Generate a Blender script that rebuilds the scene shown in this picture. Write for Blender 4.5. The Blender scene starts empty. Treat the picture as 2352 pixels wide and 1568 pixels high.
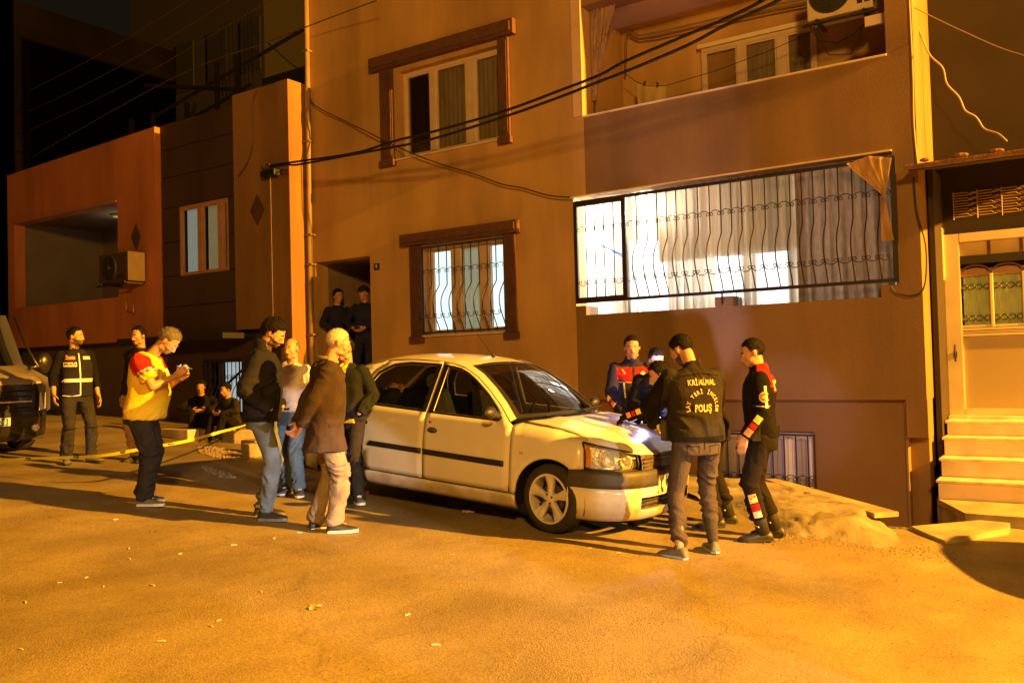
# Night street scene: people and police round a pale car in front of a rendered apartment building
import bpy, bmesh, math, random
from mathutils import Vector, Matrix, noise
from mathutils.geometry import delaunay_2d_cdt
from mathutils.bvhtree import BVHTree
random.seed(7)
SC = bpy.context.scene
COL = SC.collection
PI = math.pi
R = math.radians

# ------------------------------------------------------------------ camera, light, exposure
cam_d = bpy.data.cameras.new('camera'); cam = bpy.data.objects.new('camera', cam_d); COL.objects.link(cam)
cam_d.sensor_width = 36; cam_d.lens = 2000 / 2352 * 36
cam_d.clip_start = .05; cam_d.clip_end = 600
cam.matrix_world = Matrix(((0.83149825, 0.03657897, 0.55432179, 0), (0.55490529, -0.00748024, -0.8318799, 0),
                           (-0.02628285, 0.99930277, -0.02651767, 0), (0, 0, 0, 1)))
SC.camera = cam
SC.view_settings.view_transform = 'Standard'; SC.view_settings.look = 'None'
SC.view_settings.exposure = 0; SC.view_settings.gamma = 1
SC.cycles.use_denoising = True
SC.cycles.max_bounces = 6; SC.cycles.transparent_max_bounces = 12
SC.cycles.caustics_reflective = False; SC.cycles.caustics_refractive = False
SC.cycles.sample_clamp_indirect = 4

world = bpy.data.worlds.new('World'); SC.world = world; world.use_nodes = True
bg = world.node_tree.nodes['Background']
bg.inputs[0].default_value = (1.0, .66, .40, 1); bg.inputs[1].default_value = .0085   # sky glow of a town at night

def lamp(name, kind, loc, energy, color, size=.1, target=None, spot=None, blend=.3):
    d = bpy.data.lights.new(name, kind); o = bpy.data.objects.new(name, d); COL.objects.link(o)
    d.energy = energy; d.color = color; o.location = loc
    if kind == 'AREA': d.size = size
    else: d.shadow_soft_size = size
    if spot: d.spot_size = R(spot); d.spot_blend = blend
    if target is not None:
        o.rotation_euler = (Vector(target) - Vector(loc)).to_track_quat('-Z', 'Y').to_euler()
    return o
SODIUM = (1.0, .415, .034)
LAMP = Vector((16.0, 10.45, 8.4))
lamp('street_lamp_light', 'POINT', LAMP, 128000, SODIUM, .18)
lamp('second_street_lamp_light', 'POINT', (3.6, -4.6, 5.2), 6700, (1.0, .455, .075), .6)
# headlights of the vehicle standing off to the right: two dipped beams and one added spot
HL = Vector((3.4, 3.0, -1.0))
lamp('headlight_and_fill_beam', 'SPOT', HL, 1900, (1.0, .86, .66), .05, (-6.36, 5.16, -1.80), 18, .22)
lamp('headlight_and_fill_beam', 'SPOT', HL + Vector((0, .1, 0)), 2600, (1.0, .88, .72), .05, (-6.14, 6.0, -1.08), 9.6, .15)  # added spot that brightens the man in the white shirt
lamp('headlight_and_fill_beam', 'SPOT', HL + Vector((.1, .3, 0)), 1150, (1.0, .86, .66), .05, (-5.13, 8.4, -1.2), 11.5, .22)
# torch held over the bonnet; beams beyond the first added for the wall patches
lamp('torch_patch_light', 'SPOT', (-3.58, 8.02, -.40), 190, (.66, .55, 1.0), .02, (-4.35, 10.8, .45), 34, .7)
lamp('torch_patch_light', 'SPOT', (-3.50, 8.02, -.42), 290, (.66, .55, 1.0), .02, (-3.15, 10.9, -.75), 36, .6)
lamp('torch_patch_light', 'SPOT', (-3.58, 8.02, -.38), 170, (.70, .58, 1.0), .02, (-4.6, 10.8, 2.8), 38, .9)
lamp('torch_spill', 'POINT', (-3.62, 7.92, -.42), 13, (.60, .56, 1.0), .03)
# phone glow
lamp('phone_glow', 'POINT', (-7.16, 5.02, .24), .5, (.62, .66, 1.0), .03)
# loggia lamp
lamp('loggia_ceiling_light', 'POINT', (-4.9, 11.35, 2.1), 260, (1.0, .96, .90), .12)
lamp('small_loggia_light', 'POINT', (-18.2, 11.5, 3.35), 7, (1.0, .80, .5), .3)

# ------------------------------------------------------------------ helpers
def link(o, parent=None):
    COL.objects.link(o)
    if parent: o.parent = parent
    return o
def meshob(name, verts, faces, mat=None, parent=None, smooth=False, kind=None):
    me = bpy.data.meshes.new(name); me.from_pydata([tuple(v) for v in verts], [], faces); me.validate(); me.update()
    if smooth:
        for p in me.polygons: p.use_smooth = True
    if mat:
        for m in (mat if isinstance(mat, (list, tuple)) else [mat]): me.materials.append(m)
    o = bpy.data.objects.new(name, me); link(o, parent)
    if kind: o['kind'] = kind
    return o
def tag(o, label=None, cat=None, group=None, kind=None):
    if label: o['label'] = label
    if cat: o['category'] = cat
    if group: o['group'] = group
    if kind: o['kind'] = kind
    return o
def thing(name, label, cat, loc=(0, 0, 0), rot=None, group=None):
    o = bpy.data.objects.new(name, None); COL.objects.link(o); o.location = loc; o.empty_display_size = .1
    if rot is not None: o.rotation_euler = rot
    return tag(o, label, cat, group)
def copy_tree(o, parent=None):
    c = o.copy(); COL.objects.link(c)
    if parent: c.parent = parent
    for ch in o.children: copy_tree(ch, c)
    return c
class MB:
    def __init__(s): s.v = []; s.f = []; s.m = []
    def add(s, v, f, m=0):
        n = len(s.v); s.v += [tuple(p) for p in v]; s.f += [tuple(i + n for i in q) for q in f]; s.m += [m] * len(f); return s
    def box(s, x0, x1, y0, y1, z0, z1, m=0):
        v = [(x, y, z) for z in (z0, z1) for y in (y0, y1) for x in (x0, x1)]
        return s.add(v, [(0, 2, 3, 1), (4, 5, 7, 6), (0, 1, 5, 4), (2, 6, 7, 3), (0, 4, 6, 2), (1, 3, 7, 5)], m)
    def prism(s, poly, d, m=0):          # poly: list of 3D points, d: extrusion vector
        n = len(poly); d = Vector(d); v = [Vector(p) for p in poly]; v += [p + d for p in v]
        f = [tuple(range(n))[::-1], tuple(range(n, 2 * n))] + [(i, (i + 1) % n, n + (i + 1) % n, n + i) for i in range(n)]
        return s.add(v, f, m)
    def tube(s, pts, r, n=6, m=0, cap=True):
        pts = [Vector(p) for p in pts]; rs = r if isinstance(r, (list, tuple)) else [r] * len(pts)
        v = []; f = []; up = None
        for i, p in enumerate(pts):
            t = (pts[min(i + 1, len(pts) - 1)] - pts[max(i - 1, 0)])
            if t.length < 1e-9: t = Vector((0, 0, 1))
            t.normalize()
            if up is None: up = Vector((0, 0, 1)) if abs(t.z) < .9 else Vector((1, 0, 0))
            a = t.cross(up); a.normalize(); b = a.cross(t); up = b
            for k in range(n):
                an = 2 * PI * k / n; v.append(p + (a * math.cos(an) + b * math.sin(an)) * rs[i])
        for i in range(len(pts) - 1):
            for k in range(n):
                k2 = (k + 1) % n; f.append((i * n + k, i * n + k2, (i + 1) * n + k2, (i + 1) * n + k))
        if cap: f += [tuple(range(n))[::-1], tuple(range((len(pts) - 1) * n, len(pts) * n))]
        return s.add(v, f, m)
    def lathe(s, prof, axis, center, n=24, m=0, close=False):   # prof (r,h) along axis
        ax = Vector(axis).normalized(); a = ax.orthogonal().normalized(); b = ax.cross(a); c = Vector(center)
        v = []; f = []
        for r, h in prof:
            for k in range(n):
                an = 2 * PI * k / n; v.append(c + ax * h + (a * math.cos(an) + b * math.sin(an)) * r)
        L = len(prof)
        for i in range(L - 1 + (1 if close else 0)):
            j = (i + 1) % L
            for k in range(n):
                k2 = (k + 1) % n; f.append((i * n + k, i * n + k2, j * n + k2, j * n + k))
        return s.add(v, f, m)
    def ell(s, c, r, n=14, l=9, m=0, rot=None):
        c = Vector(c); v = []; f = []
        for i in range(1, l):
            th = PI * i / l
            for k in range(n):
                an = 2 * PI * k / n
                p = Vector((math.sin(th) * math.cos(an) * r[0], math.sin(th) * math.sin(an) * r[1], math.cos(th) * r[2]))
                if rot: p = rot @ p
                v.append(c + p)
        t = Vector((0, 0, r[2])); 
        if rot: t = rot @ t
        v += [c + t, c - t]; T = len(v) - 2
        for i in range(l - 2):
            for k in range(n):
                k2 = (k + 1) % n; f.append((i * n + k, (i + 1) * n + k, (i + 1) * n + k2, i * n + k2))
        for k in range(n):
            k2 = (k + 1) % n; f.append((T, k, k2)); f.append((T + 1, (l - 2) * n + k2, (l - 2) * n + k))
        return s.add(v, f, m)
    def cap(s, a, b, ra, rb, n=10, m=0, flat=None):   # tapered capsule
        a = Vector(a); b = Vector(b); d = (b - a)
        L = d.length
        if L < 1e-6: return s.ell(a, (ra, ra, ra), n, 6, m)
        d.normalize()
        pts = [a - d * ra * .93, a - d * ra * .7, a, a + (b - a) * .5, b, b + d * rb * .7, b + d * rb * .93]
        rs = [ra * .3, ra * .72, ra, (ra + rb) / 2, rb, rb * .72, rb * .3]
        return s.tube(pts, rs, n, m)
    def build(s, name, mat, parent=None, smooth=False, kind=None):
        o = meshob(name, s.v, s.f, mat, parent, smooth, kind)
        if any(s.m) and len(o.data.polygons) == len(s.m):
            for p, mi in zip(o.data.polygons, s.m): p.material_index = mi
        return o

# ------------------------------------------------------------------ materials
MATS = {}
def mat(name, color, rough=.7, var=.15, scale=6, bump=.0, bscale=40, metal=0, spec=.5, color2=None, coat=0, stretch=None, detail=6,
        emit=None, estr=0, trans=0, alpha=1, sheen=0, lo=.35, hi=.65):
    if name in MATS: return MATS[name]
    m = bpy.data.materials.new(name); m.use_nodes = True; nt = m.node_tree; N = nt.nodes; L = nt.links
    b = N['Principled BSDF']
    b.inputs['Roughness'].default_value = rough; b.inputs['Metallic'].default_value = metal
    b.inputs['Specular IOR Level'].default_value = spec
    b.inputs['Coat Weight'].default_value = coat; b.inputs['Coat Roughness'].default_value = .06
    b.inputs['Transmission Weight'].default_value = trans; b.inputs['Alpha'].default_value = alpha
    if sheen: b.inputs['Sheen Weight'].default_value = sheen
    tc = N.new('ShaderNodeTexCoord'); mp = N.new('ShaderNodeMapping'); L.new(tc.outputs['Object'], mp.inputs[0])
    if stretch: mp.inputs['Scale'].default_value = stretch
    nz = N.new('ShaderNodeTexNoise'); nz.inputs['Scale'].default_value = scale; nz.inputs['Detail'].default_value = detail
    L.new(mp.outputs[0], nz.inputs['Vector'])
    cr = N.new('ShaderNodeValToRGB'); L.new(nz.outputs['Fac'], cr.inputs[0])
    c = Vector(color); c2 = Vector(color2) if color2 else c * (1 - var)
    cr.color_ramp.elements[0].position = lo; cr.color_ramp.elements[0].color = (*c2, 1)
    cr.color_ramp.elements[1].position = hi; cr.color_ramp.elements[1].color = (*c, 1)
    L.new(cr.outputs[0], b.inputs['Base Color'])
    if bump:
        n2 = N.new('ShaderNodeTexNoise'); n2.inputs['Scale'].default_value = bscale; n2.inputs['Detail'].default_value = 4
        L.new(mp.outputs[0], n2.inputs['Vector'])
        bp = N.new('ShaderNodeBump'); bp.inputs['Strength'].default_value = min(1, bump); bp.inputs['Distance'].default_value = .02 * max(1, bump)
        L.new(n2.outputs['Fac'], bp.inputs['Height']); L.new(bp.outputs[0], b.inputs['Normal'])
    if emit:
        b.inputs['Emission Color'].default_value = (*emit, 1); b.inputs['Emission Strength'].default_value = estr
    MATS[name] = m
    return m
def glass(name, tint=(.8, .85, .85), rough=.02, mixf=.12):
    if name in MATS: return MATS[name]
    m = bpy.data.materials.new(name); m.use_nodes = True; nt = m.node_tree; N = nt.nodes; L = nt.links
    N.remove(N['Principled BSDF']); out = N['Material Output']
    tr = N.new('ShaderNodeBsdfTransparent'); tr.inputs[0].default_value = (*tint, 1)
    gl = N.new('ShaderNodeBsdfGlossy'); gl.inputs['Roughness'].default_value = rough
    fr = N.new('ShaderNodeLayerWeight'); fr.inputs[0].default_value = .5
    pw = N.new('ShaderNodeMath'); pw.operation = 'POWER'; pw.inputs[1].default_value = 4; L.new(fr.outputs['Facing'], pw.inputs[0])
    ma = N.new('ShaderNodeMath'); ma.operation = 'MULTIPLY_ADD'; ma.use_clamp = True; ma.inputs[1].default_value = .75; ma.inputs[2].default_value = mixf; L.new(pw.outputs[0], ma.inputs[0])
    mx = N.new('ShaderNodeMixShader'); L.new(ma.outputs[0], mx.inputs[0]); L.new(tr.outputs[0], mx.inputs[1]); L.new(gl.outputs[0], mx.inputs[2])
    L.new(mx.outputs[0], out.inputs[0]); MATS[name] = m
    return m
def cloth_tr(name, color, tr=.5, scale=8, alpha=1.0, st=(1, 1, .25), lo=.7):       # thin curtain cloth that lets light through
    if name in MATS: return MATS[name]
    m = bpy.data.materials.new(name); m.use_nodes = True; nt = m.node_tree; N = nt.nodes; L = nt.links
    N.remove(N['Principled BSDF']); out = N['Material Output']
    d = N.new('ShaderNodeBsdfDiffuse'); t = N.new('ShaderNodeBsdfTranslucent'); x = N.new('ShaderNodeMixShader'); x.inputs[0].default_value = tr
    tc = N.new('ShaderNodeTexCoord'); mp = N.new('ShaderNodeMapping'); mp.inputs['Scale'].default_value = st
    nz = N.new('ShaderNodeTexNoise'); nz.inputs['Scale'].default_value = scale
    L.new(tc.outputs['Object'], mp.inputs[0]); L.new(mp.outputs[0], nz.inputs['Vector'])
    cr = N.new('ShaderNodeValToRGB'); cr.color_ramp.elements[0].position = .3; cr.color_ramp.elements[1].position = .7
    cr.color_ramp.elements[0].color = (*(Vector(color) * lo), 1); cr.color_ramp.elements[1].color = (*color, 1)
    L.new(nz.outputs['Fac'], cr.inputs[0]); L.new(cr.outputs[0], d.inputs[0]); L.new(cr.outputs[0], t.inputs[0])
    L.new(d.outputs[0], x.inputs[1]); L.new(t.outputs[0], x.inputs[2])
    if alpha < 1:
        tp = N.new('ShaderNodeBsdfTransparent'); y = N.new('ShaderNodeMixShader'); y.inputs[0].default_value = alpha
        L.new(tp.outputs[0], y.inputs[1]); L.new(x.outputs[0], y.inputs[2]); L.new(y.outputs[0], out.inputs[0])
    else: L.new(x.outputs[0], out.inputs[0])
    MATS[name] = m
    return m
def render_mat(name, color, stain=.62):                     # painted render with patches, streaks and fine grain
    if name in MATS: return MATS[name]
    m = bpy.data.materials.new(name); m.use_nodes = True; nt = m.node_tree; N = nt.nodes; L = nt.links; b = N['Principled BSDF']
    b.inputs['Roughness'].default_value = .85; b.inputs['Specular IOR Level'].default_value = .2
    tc = N.new('ShaderNodeTexCoord')
    def nz(scale, detail, st=(1, 1, 1)):
        mp = N.new('ShaderNodeMapping'); mp.inputs['Scale'].default_value = st; L.new(tc.outputs['Object'], mp.inputs[0])
        n = N.new('ShaderNodeTexNoise'); n.inputs['Scale'].default_value = scale; n.inputs['Detail'].default_value = detail
        L.new(mp.outputs[0], n.inputs['Vector']); return n
    a = nz(.7, 4); s = nz(1.6, 5, (1.0, 1.0, .16)); g = nz(60, 3)
    def ramp(n, p0, p1, c0, c1):
        r = N.new('ShaderNodeValToRGB'); r.color_ramp.elements[0].position = p0; r.color_ramp.elements[1].position = p1
        r.color_ramp.elements[0].color = (*c0, 1); r.color_ramp.elements[1].color = (*c1, 1); L.new(n.outputs['Fac'], r.inputs[0]); return r
    ra = ramp(a, .3, .7, Vector(color) * .78, color)
    rs = ramp(s, .30, .56, (stain + .08,) * 3, (1, 1, 1)); rg = ramp(g, .3, .7, (.9,) * 3, (1, 1, 1))
    def mul(x, y):
        q = N.new('ShaderNodeMix'); q.data_type = 'RGBA'; q.blend_type = 'MULTIPLY'; q.inputs[0].default_value = 1
        L.new(x, q.inputs[6]); L.new(y, q.inputs[7]); return q.outputs[2]
    L.new(mul(mul(ra.outputs[0], rs.outputs[0]), rg.outputs[0]), b.inputs['Base Color'])
    bp = N.new('ShaderNodeBump'); bp.inputs['Strength'].default_value = .35; bp.inputs['Distance'].default_value = .004
    L.new(g.outputs['Fac'], bp.inputs['Height']); L.new(bp.outputs[0], b.inputs['Normal'])
    MATS[name] = m
    return m

M_wall = render_mat('render_apricot', (.61, .385, .16))
M_brown = render_mat('render_brown', (.275, .172, .084))
M_orange = render_mat('render_orange', (.66, .25, .12))
M_darkbrown = render_mat('render_dark_brown', (.085, .052, .035))
M_neigh = render_mat('render_salmon', (.35, .20, .085))
M_trim = mat('trim_brown', (.115, .050, .035), .75, .3, 9, .25, 30)
M_pvc = mat('pvc_frame', (.62, .50, .40), .4, .12, 5)
M_white = mat('white_paint', (.74, .74, .72), .55, .1, 4)
M_iron = mat('wrought_iron', (.022, .018, .018), .5, .3, 20, spec=.4)
M_dark = mat('dark_void', (.02, .017, .015), .9)
M_concrete = mat('concrete', (.33, .28, .22), .9, .45, 5, .8, 25)
M_marble = mat('marble', (.74, .62, .50), .35, .25, 3, .05, 8, lo=.3, hi=.55)
M_marble2 = mat('marble_edge', (.80, .70, .58), .3, .35, 7)
M_pipe = mat('pipe_plastic', (.26, .18, .11), .6, .25, 3)
M_cable = mat('cable_black', (.012, .011, .011), .6)
M_glassdark = glass('window_glass_dark', (.85, .85, .82), .03, .02)
M_glass = glass('window_glass', (.85, .9, .9), .02, .03)

# ------------------------------------------------------------------ ground
def gz(x, y):                      # the street slopes down to the right
    return -1.51 - .055 * (x + 4.1) - .01 * (y - 7.5)
def asphalt():
    m = bpy.data.materials.new('asphalt'); m.use_nodes = True; nt = m.node_tree; N = nt.nodes; L = nt.links; b = N['Principled BSDF']
    tc = N.new('ShaderNodeTexCoord')
    def nz(scale, detail, st=(1, 1, 1), rough=.6):
        mp = N.new('ShaderNodeMapping'); mp.inputs['Scale'].default_value = st; L.new(tc.outputs['Object'], mp.inputs[0])
        n = N.new('ShaderNodeTexNoise'); n.inputs['Scale'].default_value = scale; n.inputs['Detail'].default_value = detail; n.inputs['Roughness'].default_value = rough
        L.new(mp.outputs[0], n.inputs['Vector']); return n.outputs['Fac']
    def ramp(f, p0, p1, c0, c1):
        r = N.new('ShaderNodeValToRGB'); r.color_ramp.elements[0].position = p0; r.color_ramp.elements[1].position = p1
        r.color_ramp.elements[0].color = (*c0, 1); r.color_ramp.elements[1].color = (*c1, 1); L.new(f, r.inputs[0]); return r.outputs[0]
    def mul(x, y):
        q = N.new('ShaderNodeMix'); q.data_type = 'RGBA'; q.blend_type = 'MULTIPLY'; q.inputs[0].default_value = 1
        L.new(x, q.inputs[6]); L.new(y, q.inputs[7]); return q.outputs[2]
    big = ramp(nz(.35, 5), .35, .68, (.25, .205, .105), (.40, .325, .165))
    mid = ramp(nz(1.7, 6, (1, .55, 1)), .36, .62, (.72, .70, .67), (1, 1, 1))
    fine = nz(55, 3, rough=.7); fi = ramp(fine, .3, .72, (.62, .6, .58), (1.15, 1.15, 1.15))
    vo = N.new('ShaderNodeTexVoronoi'); vo.inputs['Scale'].default_value = 95; L.new(tc.outputs['Object'], vo.inputs['Vector'])
    patch = nz(.9, 4)                                     # where the surface has worn to coarse stone
    # thin wandering cracks and darker repair patches
    mp = N.new('ShaderNodeMapping'); L.new(tc.outputs['Object'], mp.inputs[0]); dn = N.new('ShaderNodeTexNoise'); dn.inputs['Scale'].default_value = 2.2; dn.inputs['Detail'].default_value = 6; L.new(tc.outputs['Object'], dn.inputs['Vector'])
    vm = N.new('ShaderNodeVectorMath'); vm.operation = 'MULTIPLY_ADD'; L.new(dn.outputs['Color'], vm.inputs[0]); vm.inputs[1].default_value = (.55, .55, 0); L.new(mp.outputs[0], vm.inputs[2])
    vc = N.new('ShaderNodeTexVoronoi'); vc.feature = 'DISTANCE_TO_EDGE'; vc.inputs['Scale'].default_value = .42; L.new(vm.outputs[0], vc.inputs['Vector'])
    ck = ramp(vc.outputs['Distance'], .0, .010, (.86, .85, .84), (1, 1, 1))
    vp = N.new('ShaderNodeTexVoronoi'); vp.inputs['Scale'].default_value = .23; L.new(vm.outputs[0], vp.inputs['Vector'])
    sp = N.new('ShaderNodeSeparateColor'); L.new(vp.outputs['Color'], sp.inputs[0]); pa = ramp(sp.outputs[0], .45, .75, (.96, .955, .95), (1.02, 1.02, 1.01))
    st = ramp(nz(.55, 7, rough=.65), .58, .68, (1, 1, 1), (.78, .76, .74))
    L.new(mul(mul(mul(mul(mul(big, mid), fi), ck), pa), st), b.inputs['Base Color'])
    rr = N.new('ShaderNodeMapRange'); L.new(nz(1.1, 5), rr.inputs[0]); rr.inputs[1].default_value = .35; rr.inputs[2].default_value = .65
    rr.inputs[3].default_value = .50; rr.inputs[4].default_value = .78; L.new(rr.outputs[0], b.inputs['Roughness'])
    b.inputs['Specular IOR Level'].default_value = .42
    pr = N.new('ShaderNodeMapRange'); L.new(patch, pr.inputs[0]); pr.inputs[1].default_value = .48; pr.inputs[2].default_value = .62; pr.inputs[3].default_value = .25; pr.inputs[4].default_value = 1.0
    a1 = N.new('ShaderNodeMath'); a1.operation = 'MULTIPLY'; L.new(vo.outputs['Distance'], a1.inputs[0]); L.new(pr.outputs[0], a1.inputs[1])
    a2 = N.new('ShaderNodeMath'); a2.operation = 'MULTIPLY_ADD'; L.new(fine, a2.inputs[0]); a2.inputs[1].default_value = .5; L.new(a1.outputs[0], a2.inputs[2])
    a3 = N.new('ShaderNodeMath'); a3.operation = 'MULTIPLY_ADD'; L.new(nz(14, 4), a3.inputs[0]); a3.inputs[1].default_value = .8; L.new(a2.outputs[0], a3.inputs[2])
    bp = N.new('ShaderNodeBump'); bp.inputs['Strength'].default_value = .42; bp.inputs['Distance'].default_value = .012
    L.new(a3.outputs[0], bp.inputs['Height']); L.new(bp.outputs[0], b.inputs['Normal'])
    return m
M_asphalt = asphalt()
def inpoly(x, y, poly):
    c = False; n = len(poly)
    for i in range(n):
        x1, y1 = poly[i]; x2, y2 = poly[(i + 1) % n]
        if (y1 > y) != (y2 > y) and x < (x2 - x1) * (y - y1) / (y2 - y1) + x1: c = not c
    return c
PIT = [(-6.0, 11.35), (-6.0, 10.95), (-3.62, 10.85), (-3.30, 10.50), (-1.74, 8.93), (-1.46, 9.02), (-1.02, 9.62), (-1.10, 9.74), (-1.48, 10.54), (-1.48, 11.35)]
def ground():
    pts = []; rnd = random.Random(3)
    xs = [-60, -40, -28, -20] + [-16 + .4 * i for i in range(46)] + [4, 8, 14, 25]
    ys = [-12, -6, -2] + [.4 * i for i in range(32)] + [14, 18, 30, 45]
    P = []
    for x in xs:
        for y in ys: P.append(Vector((x + .001 * rnd.random(), y + .001 * rnd.random())))
    n0 = len(P)
    P += [Vector(p) for p in PIT]; E = [(n0 + i, n0 + (i + 1) % len(PIT)) for i in range(len(PIT))]
    v, e, f, *_ = delaunay_2d_cdt(P, E, [], 0, 1e-5)
    V = []
    for p in v:
        z = gz(p.x, p.y) if p.x < 3 else gz(3, p.y) - .02 * (p.x - 3)
        if p.x < -18: z = gz(-18, p.y) - .02 * (p.x + 18)
        z += .012 * noise.noise(Vector((p.x * .8, p.y * .8, 0)))
        V.append((p.x, p.y, z))
    F = [q for q in f if not inpoly(sum(v[i].x for i in q) / len(q), sum(v[i].y for i in q) / len(q), PIT)]
    g = meshob('road', V, F, M_asphalt, kind='structure', smooth=True)
    for i, (a, b_) in enumerate(zip(PIT, PIT[1:] + PIT[:1])):
        pass
    w = MB(); n = len(PIT)
    for i in range(n):
        a, c = PIT[i], PIT[(i + 1) % n]
        w.add([(a[0], a[1], gz(*a) + .02), (c[0], c[1], gz(*c) + .02), (c[0], c[1], -3.1), (a[0], a[1], -3.1)], [(0, 1, 2, 3)])
    w.add([(x, y, -3.1) for x, y in PIT], [tuple(range(n))])
    w.build('light_well', M_concrete, kind='structure')
ground()

# facade panel helpers -------------------------------------------------------
def wall(name, x0, x1, z0, z1, y0, y1, holes, m, parent, back=True):
    xs = sorted({x0, x1, *[h[0] for h in holes], *[h[1] for h in holes]}); zs = sorted({z0, z1, *[h[2] for h in holes], *[h[3] for h in holes]})
    xs = [x for x in xs if x0 <= x <= x1]; zs = [z for z in zs if z0 <= z <= z1]
    nx, nz_ = len(xs) - 1, len(zs) - 1
    solid = [[not any(h[0] < (xs[i] + xs[i + 1]) / 2 < h[1] and h[2] < (zs[j] + zs[j + 1]) / 2 < h[3] for h in holes) for j in range(nz_)] for i in range(nx)]
    S = lambda i, j: 0 <= i < nx and 0 <= j < nz_ and solid[i][j]
    b = MB()
    for i in range(nx):
        for j in range(nz_):
            if not solid[i][j]: continue
            a, c, d, e = xs[i], xs[i + 1], zs[j], zs[j + 1]
            b.add([(a, y0, d), (c, y0, d), (c, y0, e), (a, y0, e)], [(0, 1, 2, 3)])
            if back: b.add([(a, y1, d), (c, y1, d), (c, y1, e), (a, y1, e)], [(3, 2, 1, 0)])
            if not S(i - 1, j): b.add([(a, y0, d), (a, y1, d), (a, y1, e), (a, y0, e)], [(3, 2, 1, 0)])
            if not S(i + 1, j): b.add([(c, y0, d), (c, y1, d), (c, y1, e), (c, y0, e)], [(0, 1, 2, 3)])
            if not S(i, j - 1): b.add([(a, y0, d), (c, y0, d), (c, y1, d), (a, y1, d)], [(3, 2, 1, 0)])
            if not S(i, j + 1): b.add([(a, y0, e), (c, y0, e), (c, y1, e), (a, y1, e)], [(0, 1, 2, 3)])
    o = b.build(name, m, parent)
    bm = bmesh.new(); bm.from_mesh(o.data); bmesh.ops.remove_doubles(bm, verts=bm.verts, dist=1e-5); bm.to_mesh(o.data); bm.free()
    return o
def bx(name, x0, x1, y0, y1, z0, z1, m, parent, bev=0):
    b = MB().box(x0, x1, y0, y1, z0, z1)
    o = b.build(name, m, parent)
    if bev:
        bm = bmesh.new(); bm.from_mesh(o.data); bmesh.ops.bevel(bm, geom=bm.edges[:], offset=bev, segments=2, profile=.6, affect='EDGES'); bm.to_mesh(o.data); bm.free()
    return o
def folds(name, x0, x1, zt, zb, y, amp, n, m, parent=None, rnd=0, zbf=None, seg=14, gather=0):
    b = MB(); r = random.Random(rnd); ph = [r.uniform(0, 6) for _ in range(4)]; nn = n * 5; v = []
    for j in range(seg + 1):
        t = j / seg
        for i in range(nn + 1):
            u = i / nn; x = x0 + (x1 - x0) * u; k = u * n * 2 * PI
            a = amp * (.65 + .35 * math.sin(3.1 * u * 6 + ph[0])) * (.55 + .6 * t)
            yy = y + a * math.sin(k + .6 * math.sin(2.3 * u * 9 + ph[1]) + .3 * t * math.sin(u * 20 + ph[2]))
            zb_ = zb if zbf is None else zbf(u)
            v.append((x + .35 * a * math.sin(k * 2 + ph[3]), yy, zt + (zb_ - zt) * t))
    f = [(j * (nn + 1) + i, j * (nn + 1) + i + 1, (j + 1) * (nn + 1) + i + 1, (j + 1) * (nn + 1) + i) for j in range(seg) for i in range(nn)]
    return meshob(name, v, f, m, parent, smooth=True)
# ------------------------------------------------------------------ building parts
def window_unit(parent, x0, x1, z0, z1, y, mull, m=None, fw=.06, panes=None, head=0):
    m = m or M_pvc
    b = MB()
    for (a, c, d, e) in [(x0, x1, z0, z0 + fw), (x0, x1, z1 - fw, z1), (x0, x0 + fw, z0 + fw, z1 - fw), (x1 - fw, x1, z0 + fw, z1 - fw)]: b.box(a, c, y, y + .07, d, e)
    edges = [x0 + fw]
    for a, c in mull: b.box(a, c, y - .012, y + .065, z0 + fw, z1 - fw); edges += [a, c]
    edges.append(x1 - fw)
    w = b.build('window', m, parent)
    bm = bmesh.new(); bm.from_mesh(w.data); bmesh.ops.bevel(bm, geom=bm.edges[:], offset=.006, segments=1, affect='EDGES'); bm.to_mesh(w.data); bm.free()
    for i in range(0, len(edges), 2):
        a, c = edges[i], edges[i + 1]
        s = MB()                                            # inner sash
        f = .025
        for q in [(a, c, z0 + fw, z0 + fw + f), (a, c, z1 - fw - f, z1 - fw), (a, a + f, z0 + fw + f, z1 - fw - f), (c - f, c, z0 + fw + f, z1 - fw - f)]: s.box(q[0], q[1], y + .012, y + .055, q[2], q[3])
        s.build('sash', m, w)
        MB().box(a + f, c - f, y + .035, y + .043, z0 + fw + f, z1 - fw - f).build('pane', (panes[i // 2] if panes else M_glass), w)
    return w
def belly(z, zt, zb, y0, out):            # wrought bars that swell outward near the bottom
    t = (zt - z) / (zt - zb)
    if t < .46: return y0
    u = (t - .46) / .54
    return y0 - out * math.sin(PI * min(1, u) ** .8) ** 1.3 if u < 1 else y0
def scroll(b, xa, xb, z, yf, up=1, r=.005):
    w = xb - xa; pts = []
    for k in range(11):
        a = PI * k / 10; pts.append((xa + w / 2 - math.cos(a) * w * .46, yf(z) - .004, z + up * math.sin(a) * .045))
    b.tube(pts, r, 4, cap=False)
    for sx, x in ((1, xa + w * .04), (-1, xb - w * .04)):
        b.tube([(x + sx * .028 * (1 - math.cos(k * .95)) * (1 - k * .09), yf(z) - .004, z - up * math.sin(k * .95) * .026 * (1 - k * .08)) for k in range(6)], r, 4, cap=False)
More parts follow.
